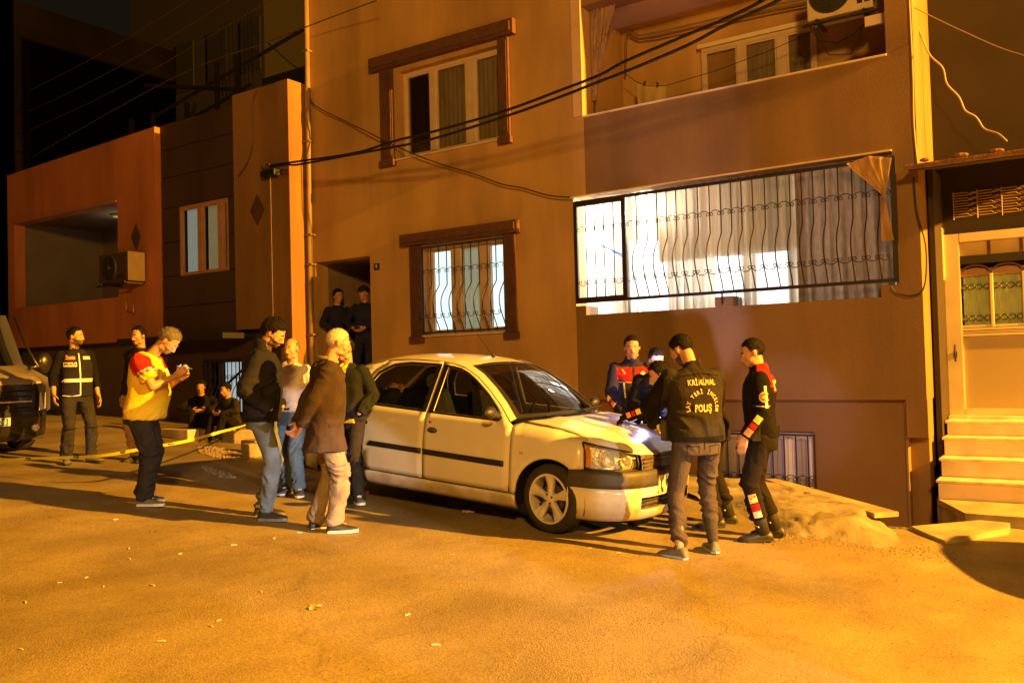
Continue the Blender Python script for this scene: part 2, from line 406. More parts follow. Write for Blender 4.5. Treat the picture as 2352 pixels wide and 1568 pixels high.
def grille(parent, xs, zt, zb, y0, out, rows, frame=None, name='window_grille', bot=None, skipbelly=()):
    f = MB(); 
    x0, x1 = frame
    if bot: f.box(x0, x1, y0 - .015, y0 + .015, zb - .02, zb + .02)
    else: f.box(x0, x1, y0 - .012, y0 + .012, zb - .012, zb + .012)
    f.box(x0, x1, y0 - .012, y0 + .012, zt - .012, zt + .012)
    for xx in (x0, x1 - .016): f.box(xx, xx + .016, y0 - .011, y0 + .011, zb, zt)
    g = f.build(name, M_iron, parent)
    for i, x in enumerate(xs):
        yb = (lambda z: y0) if i in skipbelly else (lambda z: belly(z, zt, zb, y0, out))
        n = 22
        pts = [(x, yb(zt + (zb - zt) * k / n), zt + (zb - zt) * k / n) for k in range(n + 1)]
        MB().tube(pts, .0085, 5).build('bar', M_iron, g, smooth=True)
    for z, up in rows:
        s = MB(); allx = [x0] + list(xs) + [x1]
        for i, (a, c) in enumerate(zip(allx, allx[1:])):
            if c - a < .05: continue
            yb = (lambda q: y0) if (i in skipbelly or i - 1 in skipbelly) else (lambda q: belly(q, zt, zb, y0, out))
            scroll(s, a, c, z, yb, up)
        s.build('scroll_band', M_iron, g, kind='stuff')
    return g
def text_mesh(txt, size, depth=.004, bold=.0, spacing=1.0):
    cu = bpy.data.curves.new('t', 'FONT'); cu.body = txt; cu.size = size; cu.extrude = depth; cu.offset = bold; cu.align_x = 'CENTER'; cu.align_y = 'CENTER'; cu.space_character = spacing
    cu.resolution_u = 3
    o = bpy.data.objects.new('t', cu); COL.objects.link(o)
    dg = bpy.context.evaluated_depsgraph_get(); me = bpy.data.meshes.new_from_object(o.evaluated_get(dg))
    V = [v.co.copy() for v in me.vertices]; F = [tuple(p.vertices) for p in me.polygons]
    bpy.data.objects.remove(o); bpy.data.curves.remove(cu); bpy.data.meshes.remove(me)
    return V, F

# ---- main apartment building (front plane y = 10.8)
F0 = 10.8
B = thing('apartment_building', 'apricot rendered apartment building with brown balconies and a barred ground floor window', 'building')
WU = (-9.30, -7.31, 3.40, 4.83); WL = (-8.88, -7.28, .50, 1.92); DR = (-11.30, -10.01, -.38, 1.88)
wall('front_wall', -11.45, -6.08, -2.2, 8.2, F0, F0 + .30, [WU, WL, DR], M_wall, B)
wall('balcony_side_wall', -6.08, -5.87, 2.345, 8.2, F0 + .001, F0 + .30, [], M_wall, B)
wall('balcony_wall', -6.08, -1.58, -.52, 8.2, F0 - .012, F0 + .36,
     [(-6.08, -1.85, .80, 2.345), (-5.92, -4.03, .67, .80), (-3.79, -2.02, .67, .80), (-6.08, -5.87, 2.345, 8.2), (-5.87, -1.87, 3.46, 5.05)], M_brown, B)
bx('end_fin', -1.80, -1.575, F0 - .014, F0 + .36, -.95, -.52, M_brown, B)
bx('corner_strip', -6.03, -5.872, F0 - .03, F0 - .001, 3.49, 8, mat('strip_plaster', (.60, .42, .26), .8, .15, 3), B, .006)
bx('parapet_coping', -5.89, -1.865, F0 - .035, F0 + .38, 3.46, 3.485, M_marble, B, .005)
bx('lintel_edge', -6.08, -1.85, F0 - .035, F0 - .012, 2.345, 2.365, M_marble, B, .004)
wall('lower_wall', -6.08, -1.80, -3.2, -.50, F0 + .10, F0 + .5, [(-4.35, -2.86, -2.05, -.92)], M_brown, B)
wall('lower_corner_wall', -1.80, -1.60, -3.2, -.50, F0 + .18, F0 + .5, [], M_brown, B)
bx('cellar_pipe', -1.835, -1.80, F0 + .06, F0 + .10, -3.1, -.53, M_pipe, B, .01)
wb = MB()
wb.add([(-1.58, F0 + .36, -.52), (-1.58, 18, -.52), (-1.58, 18, 8.2), (-1.58, F0 + .36, 8.2)], [(0, 1, 2, 3)])
wb.add([(-1.60, F0 + .5, -3.2), (-1.60, 18, -3.2), (-1.60, 18, -.5), (-1.60, F0 + .5, -.5)], [(0, 1, 2, 3)])
wb.add([(-11.45, F0 + .30, -2), (-11.45, 18, -2), (-11.45, 18, 8.2), (-11.45, F0 + .30, 8.2)], [(3, 2, 1, 0)])
wb.add([(-11.45, F0, 8.2), (-1.58, F0, 8.2), (-1.58, 18, 8.2), (-11.45, 18, 8.2)], [(0, 1, 2, 3)])
wb.build('side_wall', render_mat('render_side', (.24, .15, .065)), B)  # wall render darkened in colour to tone down lamp glare on this side
# lower loggia (closed by curtains) and upper loggia
def room(name, x0, x1, z0, z1, y0, y1, m, parent, fl=M_concrete):
    b = MB()
    b.add([(x0, y1, z0), (x1, y1, z0), (x1, y1, z1), (x0, y1, z1)], [(0, 1, 2, 3)])
    b.add([(x0, y0, z0), (x0, y1, z0), (x0, y1, z1), (x0, y0, z1)], [(0, 1, 2, 3)])
    b.add([(x1, y0, z0), (x1, y1, z0), (x1, y1, z1), (x1, y0, z1)], [(3, 2, 1, 0)])
    b.add([(x0, y0, z1), (x1, y0, z1), (x1, y1, z1), (x0, y1, z1)], [(3, 2, 1, 0)])
    b.add([(x0, y0, z0), (x1, y0, z0), (x1, y1, z0), (x0, y1, z0)], [(0, 1, 2, 3)])
    return b.build(name, m, parent)
M_in = mat('loggia_paint', (.72, .66, .55), .8, .1, 3)
room('loggia_lining', -6.10, -1.84, .0, 2.50, F0 + .30, 12.1, M_in, B)
room('upper_loggia_lining', -5.88, -1.86, 2.75, 5.06, F0 + .36, 12.1, M_wall, B)
lit = mat('lit_room', (.8, .85, .9), .9, emit=(.86, .95, 1.0), estr=8)
lit_dim = mat('lit_room_dim', (.8, .85, .7), .9, emit=(.82, .88, .72), estr=.42)
for i, (a, c) in enumerate([(-5.9, -5.15), (-4.55, -4.02), (-3.95, -3.38)]):
    w = window_unit(B, a, c, .62, 1.9, 12.03, [], panes=[lit], fw=.04)
# window surrounds
def surround(op, lint, pl, pr, zt, zb):
    bx('window_lintel', lint[0], lint[1], F0 - .11, F0, lint[2], lint[3], M_trim, B, .012)
    bx('window_lintel_moulding', lint[0] + .05, lint[1] - .05, F0 - .13, F0 - .11, lint[2] + .05, lint[3] - .04, M_trim, B, .006)
    for a, c in (pl, pr):
        p = bx('window_pilaster', a, c, F0 - .06, F0, zb + .11, lint[2], M_trim, B, .008)
        n = 4
        for k in range(n):
            w = (c - a - .04) / n; bx('flute', a + .02 + w * k + .008, a + .02 + w * (k + 1) - .008, F0 - .072, F0 - .06, zb + .16, lint[2] - .06, M_trim, p, .003)
        bx('pilaster_foot', a - .025, c + .025, F0 - .085, F0, zb, zb + .11, M_trim, B, .012)
surround(WU, (-9.86, -6.97, 4.91, 5.14), (-9.67, -9.40), (-7.29, -7.10), 4.9, 3.30)
surround(WL, (-9.27, -6.98, 1.95, 2.14), (-9.11, -8.89), (-7.27, -7.07), 1.95, .38)
bx('window_sill', -9.40, -7.29, F0 - .05, F0 + .15, 3.375, 3.40, M_marble, B, .006)
bx('window_sill', -9.0, -7.22, F0 - .05, F0 + .15, .475, .50, M_marble, B, .006)
window_unit(B, WU[0], WU[1], WU[2], WU[3] + .0, F0 + .12, [(-8.74, -8.62), (-8.02, -7.84)], panes=[M_glassdark, M_glassdark, M_glassdark])
window_unit(B, WL[0] + .02, WL[1], WL[2], WL[3], F0 + .14, [(-8.40, -8.22), (-7.86, -7.68)])
grille(B, [-8.69 + .157 * i for i in range(10)], 1.90, .54, F0 - .02, .17, [(1.50, 1), (.80, -1)], frame=(-8.87, -7.28))
# upstairs rooms behind glass
bx('room_back', -9.4, -7.2, 12.2, 12.25, 3.2, 5.0, M_darkbrown, B)
# entrance recess
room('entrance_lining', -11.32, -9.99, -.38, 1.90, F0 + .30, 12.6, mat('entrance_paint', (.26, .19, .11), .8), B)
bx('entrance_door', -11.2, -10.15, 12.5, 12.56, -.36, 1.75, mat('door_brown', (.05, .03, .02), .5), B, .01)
st = thing('entrance_steps', 'concrete entrance steps with a dark handrail at the doorway of the apricot building', 'steps')
bx('landing', -11.42, -9.95, 9.6, F0, -1.6, -.38, M_concrete, st, .01)
for i in range(4): bx('step', -11.72 - .3 * i, -11.42 - .3 * i, 9.6, 10.38, -1.6, -.38 - .2 * (i + 1), M_concrete, st, .01)
h = MB().tube([(-12.3, 9.64, -.22), (-11.40, 9.64, .30), (-10.75, 9.64, .42), (-10.7, 9.64, .2)], .022, 6).build('handrail', M_iron, st)
for i in range(9):
    x = -12.2 + .18 * i; z = -.22 + (x + 12.3) * .58 if x < -11.4 else .30 + (x + 11.4) * .18
    MB().tube([(x, 9.64, max(-1.4, z - .85)), (x, 9.64, z)], .009, 5).build('baluster', M_iron, h)
# house number plate
p = bx('number_plate', -9.92, -9.80, F0 - .012, F0, 1.63, 1.74, mat('plate_blue', (.03, .03, .06), .4), B)
V, F = text_mesh('9', .085, .001, .002)
meshob('number', [(-9.86 + v.x, F0 - .014 - v.z, 1.685 + v.y) for v in V], F, M_white, p)
# downpipe
dp = MB(); dp.tube([(-11.33, F0 - .06, 8.2), (-11.345, F0 - .06, 4.2), (-11.37, F0 - .06, 2.1), (-11.39, F0 - .06, -1.2)], .048, 10)
dpo = dp.build('downpipe', M_pipe, B, smooth=True)
for z in (5.6, 4.0, 2.35, 1.83, .6, -.4): bx('pipe_bracket', -11.42, -11.28, F0 - .115, F0 - .0, z, z + .03, M_pipe, dpo)
# upper loggia window
window_unit(B, -4.58, -2.95, 3.3, 4.5, 12.02, [(-4.05, -3.94), (-3.49, -3.35)], panes=[M_glassdark] * 3)
bx('window_reveal', -4.62, -2.92, 11.98, 12.1, 4.5, 4.56, M_in, B)
for dz in (0, .045):
    MB().tube([(-5.79, 12.0, 4.35), (-5.75, 11.99, 4.93 + dz), (-5.68, 11.97, 4.97 + dz), (-5.52, 11.96, 4.86 + dz), (-5.2, 11.94, 4.83 + dz), (-4.26, 11.93, 4.81 + dz), (-3.48, 11.91, 4.79 + dz), (-2.9, 11.9, 4.76 + dz)], .016, 6).build('cooling_pipe', M_pipe, B, smooth=True)
# loggia grille
gx = [-5.84, -5.70, -5.56, -5.41]; gx2 = [-5.06 + .146 * i + .012 * math.sin(i * 7.3) for i in range(22)]
g = MB()
for q in [(-6.02, -1.80, 2.23, 2.27), (-6.02, -1.80, .83, .87), (-6.02, -5.97, .87, 2.23), (-5.28, -5.22, .87, 2.23), (-1.86, -1.80, .87, 2.23), (-5.97, -5.28, 2.19, 2.23), (-5.97, -5.28, .87, .91)]: g.box(q[0], q[1], F0 - .12, F0 - .08, q[2], q[3])
g.tube([(-3.90, F0 - .1, .70), (-3.90, F0 - .1, .84)], .012, 5)
G = g.build('loggia_grille', M_iron, B)
for x in gx: MB().tube([(x, F0 - .1, .89), (x, F0 - .1, 2.21)], .0085, 5).build('bar', M_iron, G)
for x in gx2:
    n = 20; MB().tube([(x, belly(2.23 - 1.36 * k / n, 2.23, .87, F0 - .1, .17), 2.23 - 1.36 * k / n) for k in range(n + 1)], .0085, 5).build('bar', M_iron, G, smooth=True)
for z, up in ((1.86, 1), (1.12, -1)):
    s = MB(); allx = [-5.97] + gx + [-5.28]
    for a, c in zip(allx, allx[1:]): scroll(s, a, c, z, lambda q: F0 - .1, up)
    allx = [-5.22] + gx2 + [-1.86]
    for a, c in zip(allx, allx[1:]): scroll(s, a, c, z, lambda q: belly(q, 2.23, .87, F0 - .1, .17), up)
    s.build('scroll_band', M_iron, G, kind='stuff')
# cellar window
window_unit(B, -4.33, -2.88, -2.05, -.94, F0 + .22, [(-3.62, -3.54), (-3.24, -3.17)], m=M_white, panes=[mat('frosted_pane', (.35, .33, .38), .3)] * 3)
grille(B, [-4.25 + .145 * i for i in range(10)], -.96, -2.03, F0 + .09, .0, [(-1.50, 1), (-1.56, -1)], frame=(-4.35, -2.86), name='cellar_grille')

# ---- curtains: hang inside, things of their own
T_net = cloth_tr('net_curtain', (.88, .80, .64), .55, 4, st=(2.6, 1, .05), lo=.32, alpha=.86)
T_beige = cloth_tr('beige_curtain', (.60, .48, .33), .5, 6, st=(2, 1, .1), lo=.5)
T_lace = cloth_tr('brown_lace', (.34, .26, .19), .4, 30)
T_gold = cloth_tr('gold_curtain', (.66, .42, .18), .2, 14, lo=.5)
C1 = folds('curtain', -5.42, -2.95, 2.36, .55, 11.02, .062, 21, T_net, rnd=1, zbf=lambda u: .55)
tag(C1, 'long cream net curtain hanging in folds behind the lit barred loggia', 'curtain')
tag(folds('curtain', -4.95, -3.1, 2.34, 1.35, 11.12, .03, 15, T_beige, rnd=4), 'short beige curtain hanging behind the cream net in the lit loggia', 'curtain')
tag(folds('curtain', -3.02, -1.90, 2.36, .6, 10.98, .03, 9, T_lace, rnd=2), 'brown flowered lace curtain at the dark right end of the loggia', 'curtain')
v = []; f = []                                   # tied gold drape at the right end
for j in range(13):
    t = j / 12; z = 2.30 - 1.0 * t
    w = (.23 * (1 - t / .42) + .015 if t < .42 else .015 + .05 * (t - .42) / .58); cx = -2.07 + .15 * min(1, t / .42) + .07 * max(0, t - .42) + (0 if t < .42 else -.02)
    for i in range(13):
        u = i / 12 * 2 - 1; v.append((cx + w * u, F0 - .16 - .02 * math.cos(i * 2.2), z - (.06 * abs(u) if t < .42 else 0)))
for j in range(12):
    for i in range(12): f.append((j * 13 + i, j * 13 + i + 1, (j + 1) * 13 + i + 1, (j + 1) * 13 + i))
tag(meshob('curtain', v, f, T_gold, smooth=True), 'gold drape tied into a knot at the right corner of the loggia', 'curtain')
em = mat('backlit_curtain', (.8, .85, .85), .9, emit=(.80, .97, 1.0), estr=1.3)
em2 = mat('backlit_curtain_grey', (.6, .62, .5), .9, emit=(.62, .66, .48), estr=.36)
for i, (a, c, mm, lb) in enumerate([(-8.84, -8.42, em, 'bright white blind in the left pane of the barred window'), (-8.24, -7.96, em2, 'greyish net curtain in the middle pane of the barred window'), (-7.97, -7.85, em, 'narrow bright strip of curtain beside the grey net in the barred window'), (-7.70, -7.3, em, 'bright white blind in the right pane of the barred window')]):
    tag(folds('curtain', a, c, 1.90, .52, F0 + .27, .012, 5, mm, rnd=i), lb, 'curtain')
T_up = cloth_tr('upper_net', (.55, .45, .35), .3, 5)
tag(folds('curtain', -8.64, -8.02, 4.8, 3.42, F0 + .195, .012, 7, T_up, rnd=7), 'dim net curtain in the middle pane of the large upper window', 'curtain')
tag(folds('curtain', -7.86, -7.33, 4.8, 3.42, F0 + .195, .012, 6, T_up, rnd=8), 'dim net curtain in the right pane of the large upper window', 'curtain')
tag(folds('curtain', -3.95, -3.47, 4.45, 3.3, 12.08, .01, 7, T_up, rnd=9), 'net curtain behind the middle pane of the upper loggia window', 'curtain')
tag(folds('curtain', -3.36, -2.98, 4.45, 3.3, 12.08, .01, 5, T_up, rnd=10), 'net curtain behind the right pane of the upper loggia window', 'curtain')
# gathered old curtain at the upper loggia's left end
v = []; f = []; nn = 40; r_ = random.Random(5)
for j in range(25):
    t = j / 24; z = 5.05 - 1.30 * t; w = .34 * (1 - t) ** 1.2 + .05
    for i in range(nn + 1):
        u = i / nn; v.append((-5.84 + w * u + .012 * math.sin(9 * t + i), F0 + .22 + .03 * math.sin(i * 1.9) * (.4 + w), z + .0))
f = [(j * (nn + 1) + i, j * (nn + 1) + i + 1, (j + 1) * (nn + 1) + i + 1, (j + 1) * (nn + 1) + i) for j in range(24) for i in range(nn)]
tag(meshob('curtain', v, f, cloth_tr('old_drape', (.42, .28, .16), .15, 25), smooth=True), 'gathered brown drape hanging at the left end of the upper balcony', 'curtain')

# ---- washing, air conditioners
wl = MB().tube([(-5.6, 11.6, 4.25), (-5.41, 11.6, 4.08), (-5.2, 11.6, 3.98), (-4.96, 11.6, 3.94), (-4.2, 11.6, 4.0), (-3.4, 11.6, 4.12), (-2.8, 11.6, 4.26)], .005, 4).build('washing_line', M_cable)
tag(wl, 'thin washing line strung across the upper balcony', 'line')
wsh = thing('laundry', 'yellowish cloth pegged on the washing line of the upper balcony', 'laundry')
v = []; n1 = 16
for j in range(9):
    for i in range(n1 + 1):
        u = i / n1; v.append((-5.41 + .45 * u, 11.6 + .02 * math.sin(u * 17) * (j / 8), 4.07 - .13 * u - .02 * math.sin(u * PI * 3) ** 2 - j / 8 * .42))
meshob('cloth', v, [(j * (n1 + 1) + i, j * (n1 + 1) + i + 1, (j + 1) * (n1 + 1) + i + 1, (j + 1) * (n1 + 1) + i) for j in range(8) for i in range(n1)], cloth_tr('washing', (.66, .55, .30), .2), wsh, smooth=True)
for x, z in ((-5.3, 4.03), (-5.1, 3.97)): bx('peg', x, x + .02, 11.58, 11.62, z - .03, z + .04, M_trim, wsh)
def aircon(name, label, x0, x1, y0, y1, z0, z1, fx, bodym, br=True):
    a = thing(name, label, 'air conditioner')
    bx('casing', x0, x1, y0, y1, z0, z1, bodym, a, .02)
    R_ = (z1 - z0) * .40; cz = (z0 + z1) / 2
    MB().lathe([(.0, -.005), (R_, -.005), (R_ + .015, -.012), (R_ + .015, .02), (0, .02)], (0, 1, 0), (fx, y0 - .004, cz), 28).build('fan_opening', mat('fan_dark', (.03, .028, .025), .7), a, smooth=False)
    for k in range(7):
        r = R_ * (k + 1) / 7.5
        MB().tube([(fx + r * math.cos(q * PI / 12), y0 - .018, cz + r * math.sin(q * PI / 12)) for q in range(25)], .003, 4, cap=False).build('fan_guard_ring', M_iron, a)
    for k in range(8):
        q = k * PI / 4; MB().tube([(fx + .02 * math.cos(q), y0 - .018, cz + .02 * math.sin(q)), (fx + R_ * math.cos(q), y0 - .018, cz + R_ * math.sin(q))], .003, 4).build('fan_guard_spoke', M_iron, a)
    MB().lathe([(0, -.02), (.035, -.02), (.035, 0)], (0, 1, 0), (fx, y0 - .01, cz), 14).build('fan_hub', bodym, a)
    for k in range(3): bx('vent_slot', fx + R_ + .07 + k * .085, fx + R_ + .13 + k * .085, y0 - .006, y0, z0 + .08, z0 + .13, M_iron, a)
    if br:
        for x in (x0 + .1, x1 - .12): bx('bracket', x, x + .035, y0 - .03, y1 + .12, z0 - .045, z0 - .002, M_iron, a)
        bx('bracket_rail', x0 - .05, x1 + .05, y0 - .05, y0 - .01, z0 - .07, z0 - .045, M_iron, a)
    return a
aircon('air_conditioner', 'pale air conditioner unit hung high at the right end of the upper balcony', -2.80, -2.03, 11.0, 11.3, 4.15, 4.75, -2.52, mat('ac_beige', (.62, .52, .36), .5))
aircon('air_conditioner', 'brownish air conditioner unit on brackets on the orange wall beside its open balcony', -16.62, -15.62, 9.98, 10.36, 1.84, 2.42, -16.25, mat('ac_brown', (.08, .05, .032), .7))
# bits below the upper air conditioner
b_ = MB(); b_.tube([(-2.75, 11.1, 4.1), (-2.7, 11.15, 3.95), (-2.5, 11.2, 3.88), (-2.3, 11.2, 3.95), (-2.15, 11.2, 4.05)], .012, 5); b_.tube([(-2.8, 11.1, 4.12), (-2.6, 11.2, 3.75), (-2.35, 11.25, 3.72), (-2.2, 11.2, 4.0)], .007, 5)
tag(b_.build('hose', M_cable), 'loose black hose dangling under the upper air conditioner', 'hose')
bx('power_strip', -2.13, -1.89, 11.0, 11.04, 3.93, 4.05, M_marble, None); tag(bpy.data.objects['power_strip'], 'pale socket box on the right wall of the upper balcony', 'socket box')

# ---- blue clothes hanger at the left end of the lit loggia
tag(MB().tube([(-5.95, 11.3, 1.72), (-5.75, 11.3, 1.62), (-5.6, 11.3, 1.55), (-5.45, 11.3, 1.54)], .012, 6).tube([(-5.8, 11.3, 1.64), (-5.5, 11.3, 1.46)], .008, 5).build('cord', mat('blue_cord', (.05, .20, .75), .4)), 'blue cord stretched inside the left end of the lit loggia', 'cord')

# ---- left neighbours (front plane y about 10.4)
NB = thing('neighbour_house', 'narrow salmon rendered house with a dark diamond, left of the downpipe', 'house')
wall('front_wall', -12.95, -11.48, .76, 5.06, 10.4, 10.75, [], M_neigh, NB)
bx('corner_wall', -11.75, -11.46, 10.38, 10.80, -2.0, 5.06, M_neigh, NB)
wall('lower_wall', -12.95, -11.75, -2, .76, 10.62, 10.8, [], M_darkbrown, NB)
wb = MB(); wb.add([(-12.95, 10.4, 5.06), (-11.46, 10.4, 5.06), (-11.46, 16, 5.06), (-12.95, 16, 5.06)], [(0, 1, 2, 3)]); wb.build('roof', M_darkbrown, NB)
M_diam = mat('diamond_paint', (.10, .045, .03), .8)
def diamond(x, y, z, w, h, parent): MB().prism([(x - w, y, z), (x, y, z - h), (x + w, y, z), (x, y, z + h)], (0, .03, 0)).build('diamond_ornament', M_diam, parent)
diamond(-12.31, 10.375, 2.87, .18, .27, NB)
bx('cable_duct', -11.98, -11.93, 10.37, 10.4, .8, 3.4, M_pipe, NB)
BR = thing('clad_house', 'dark brown clad house front with a lit three part window, between salmon and orange walls', 'house')
rows = [(.70, 1.30), (1.30, 1.90), (1.90, 2.58), (2.58, 3.26), (3.26, 3.86), (3.86, 4.42), (4.42, 4.94)]
for a, c in rows:
    for x0_, x1_ in ([(-15.30, -14.77), (-13.27, -12.97)] if a < 3.2 and c > 1.9 else [(-15.30, -12.97)]): wall('cladding_board', x0_, x1_, a + .008, c - .008, 10.52, 10.56, [], M_darkbrown, BR, back=False)
wall('back_wall', -15.32, -12.95, .68, 4.95, 10.56, 10.8, [(-14.76, -13.28, 1.87, 3.25)], M_darkbrown, BR)
window_unit(BR, -14.76, -13.28, 1.87, 3.25, 10.54, [(-14.20, -14.06), (-13.60, -13.46)], m=mat('frame_redbrown', (.48, .27, .16), .6))
em3 = mat('backlit_blind_cool', (.5, .55, .5), .9, emit=(.62, .72, .66), estr=.30)
em4 = mat('backlit_curtain_yellow', (.5, .45, .3), .9, emit=(.72, .60, .34), estr=.20)
for i, (a, c, mm, lb) in enumerate([(-14.7, -14.2, em3, 'pale blind in the left pane of the clad house window'), (-14.06, -13.6, em4, 'yellowish curtain in the middle pane of the clad house window'), (-13.46, -13.34, em3, 'thin pale strip of blind at the right pane of the clad house window')]):
    tag(folds('curtain', a, c, 3.2, 1.9, 10.68, .01, 5, mm, rnd=20 + i), lb, 'curtain')
wall('lower_wall', -15.32, -12.95, -2, .70, 10.62, 10.8, [(-14.16, -13.1, -.80, .24)], M_darkbrown, BR)
bx('canopy', -15.9, -12.7, 9.9, 10.6, .60, .70, M_dark, BR)
window_unit(BR, -14.14, -13.1, -.80, .24, 10.70, [(-13.85, -13.80)], m=M_darkbrown, fw=.03)
tag(folds('curtain', -13.76, -13.12, .2, -.78, 10.78, .01, 5, mat('backlit_low', (.8, .85, .9), .9, emit=(.70, .85, .95), estr=.62), rnd=30), 'bright blind in the low barred window behind the seated people', 'curtain')
grille(BR, [-14.05 + .12 * i for i in range(8)], .22, -.78, 10.58, .10, [(-.10, 1)], frame=(-14.16, -13.1))
OH = thing('orange_house', 'orange rendered house with an open balcony and a rising roof line', 'house')
ob = MB()
wall('front_wall', -21.05, -15.32, .68, 4.70, 10.4, 10.65, [(-20.76, -16.62, 1.60, 3.56)], M_orange, OH)
MB().prism([(-21.05, 10.4, 4.70), (-15.32, 10.4, 4.70), (-15.32, 10.4, 4.90), (-21.05, 10.4, 4.74)], (0, .25, 0)).build('roof_parapet', M_orange, OH)
bx('opening_edge', -20.76, -16.62, 10.36, 10.40, 3.56, 3.60, mat('edge_pink', (.45, .22, .16), .6), OH)
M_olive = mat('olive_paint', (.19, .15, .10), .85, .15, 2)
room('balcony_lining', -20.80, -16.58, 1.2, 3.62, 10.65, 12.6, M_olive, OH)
MB().lathe([(0, 0), (.16, 0), (.17, .02), (.12, .06), (0, .07)], (0, 0, -1), (-18.2, 11.4, 3.62), 20).build('ceiling_lamp', mat('lamp_dish', (.5, .42, .32), .4), OH, smooth=True)
bx('balcony_door_pane', -17.35, -17.0, 12.52, 12.58, 1.3, 3.0, mat('balcony_door_glow', (.4, .4, .35), .6, emit=(.5, .5, .4), estr=.14), OH)
diamond(-15.96, 10.375, 2.77, .16, .27, OH); diamond(-17.42, 12.58, 2.4, .17, .30, OH)
MB().tube([(-16.3, 10.37, 1.55), (-16.25, 10.33, 1.3), (-16.0, 10.33, 1.25), (-16.05, 10.36, 1.4)], .014, 5).build('drain_hose', M_trim, OH)
wall('lower_wall', -21.05, -15.32, -2, .68, 10.7, 10.9, [], mat('grey_render', (.12, .085, .055), .9, .2, 2), OH)
FL = thing('corner_house', 'dark brown house at the left edge with orange framed windows', 'house')
wall('front_wall', -30, -21.08, -2, 9, 10.25, 10.6, [(-23.0, -21.32, .85, 2.62), (-23.0, -21.32, 3.95, 5.9)], M_darkbrown, FL)
for z0, z1 in ((.85, 2.62), (3.95, 5.9)):
    window_unit(FL, -23.0, -21.32, z0, z1, 10.32, [(-22.2, -22.1)], m=mat('frame_orange', (.40, .16, .08), .6), panes=[em3, em3])
    bx('window_head', -23.1, -21.16, 10.15, 10.25, z1, z1 + .22, M_orange, FL)
bx('side_wall', -21.12, -21.08, 10.25, 15, -2, 9, mat('unlit_side_wall', (.0045, .0034, .002), 1, .4, .8, spec=0), FL)  # near-black colour stands in for shade on this lamp-facing wall
# roof terrace frames and the unlit blocks behind
PG = thing('roof_frame', 'dark timber roof frame and posts standing on the terrace behind the orange house', 'roof frame')
M_timber = mat('timber_dark', (.02, .015, .012), .9)
for x in (-19.6, -18.7, -17.4, -16.3, -15.6): bx('post', x, x + .07, 12.6, 12.7, 4.4, 6.3 if x < -17 else 7.0, M_timber, PG)
for a, c in [((-20.6, 12.7, 5.3), (-15.2, 12.7, 6.3)), ((-18.9, 12.6, 7.0), (-15.4, 12.6, 6.2)), ((-18.4, 12.6, 6.2), (-13.2, 12.6, 7.1)), ((-20.8, 12.8, 4.75), (-14, 12.8, 5.75)), ((-17.6, 12.6, 4.8), (-17.0, 12.6, 6.2)), ((-15.3, 12.6, 5.0), (-13.4, 12.6, 5.1))]: MB().tube([a, c], .05, 4).build('beam', M_timber, PG)
for k in range(9): MB().tube([(-16.4 + .13 * k, 12.9, 6.2), (-16.4 + .13 * k, 12.9, 8.0)], .012, 4).build('rebar', M_timber, PG)
bx('parapet', -15.4, -11.6, 13.2, 13.4, 4.6, 6.6, mat('unlit_wall', (.02, .015, .012), .95), PG)
BK = thing('background_block', 'tall unlit apartment block rising dark behind the roofs on the left', 'building')
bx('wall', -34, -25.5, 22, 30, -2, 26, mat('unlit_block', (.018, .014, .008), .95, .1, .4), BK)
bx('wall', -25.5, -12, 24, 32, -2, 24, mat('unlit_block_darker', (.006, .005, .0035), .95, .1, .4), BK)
for i in range(4):
    for j in range(3): bx('window', -32.8 + 2 * i, -31.7 + 2 * i, 21.95, 22.0, 3 + 4.2 * j, 5 + 4.2 * j, mat('unlit_pane', (.03, .03, .03), .3), BK)

M_slab = mat('slab_plaster', (.42, .34, .22), .8, .4, 3, .4, 20)
# ---- right hand house: marble steps, glazed door, rusty awning
RB = thing('shop_house', 'dark house front on the right with a pale glazed metal door under a rusty awning', 'house')
M_rb = mat('dark_render', (.028, .018, .012), .9, .2, 2)
wall('front_wall', -1.58, 7, -3, 8, 12.02, 12.3, [(-1.5, 2.0, -.78, 1.46)], M_rb, RB)
wb = MB(); wb.box(-1.56, -1.50, 11.3, 12.02, -3, 2.2); wb.build('entry_side_wall', M_rb, RB)
M_al = mat('door_aluminium', (.66, .56, .38), .4, .12, 4, metal=.15)
dr = MB()
for q in [(-1.50, -1.32, -.76, 1.46), (-1.32, 1.8, 1.35, 1.46), (-1.32, 1.8, -.76, -.68), (.35, .5, -.68, 1.35), (1.65, 1.8, -.68, 1.35)]: dr.box(q[0], q[1], 11.92, 12.0, q[2], q[3])
dr.box(-1.54, -1.49, 11.88, 12.02, .9, 1.55)
D_ = dr.build('door_frame', M_al, RB)
bm = bmesh.new(); bm.from_mesh(D_.data); bmesh.ops.bevel(bm, geom=bm.edges[:], offset=.008, segments=2, affect='EDGES'); bm.to_mesh(D_.data); bm.free()
M_refl = bpy.data.materials.new('door_glass'); M_refl.use_nodes = True
_b = M_refl.node_tree.nodes['Principled BSDF']; _b.inputs['Base Color'].default_value = (.40, .33, .22, 1); _b.inputs['Roughness'].default_value = .12; _b.inputs['Specular IOR Level'].default_value = .9
bx('lower_glass', -1.32, .35, 11.96, 11.975, -.68, .20, M_refl, D_)
bx('upper_glass', -1.32, .35, 11.965, 11.975, .34, 1.10, M_glass, D_)
for k, z in enumerate((.20, .235, .27, .305)): bx('rail', -1.32, .35, 11.93 + .006 * (k % 2), 11.96, z, z + .028, M_al, D_)
bx('transom_bar', -1.32, .35, 11.93, 11.97, 1.08, 1.18, M_dark, D_)
bx('transom_glass', -1.32, .35, 11.965, 11.975, 1.18, 1.35, mat('transom_pane', (.55, .42, .20), .25), D_)
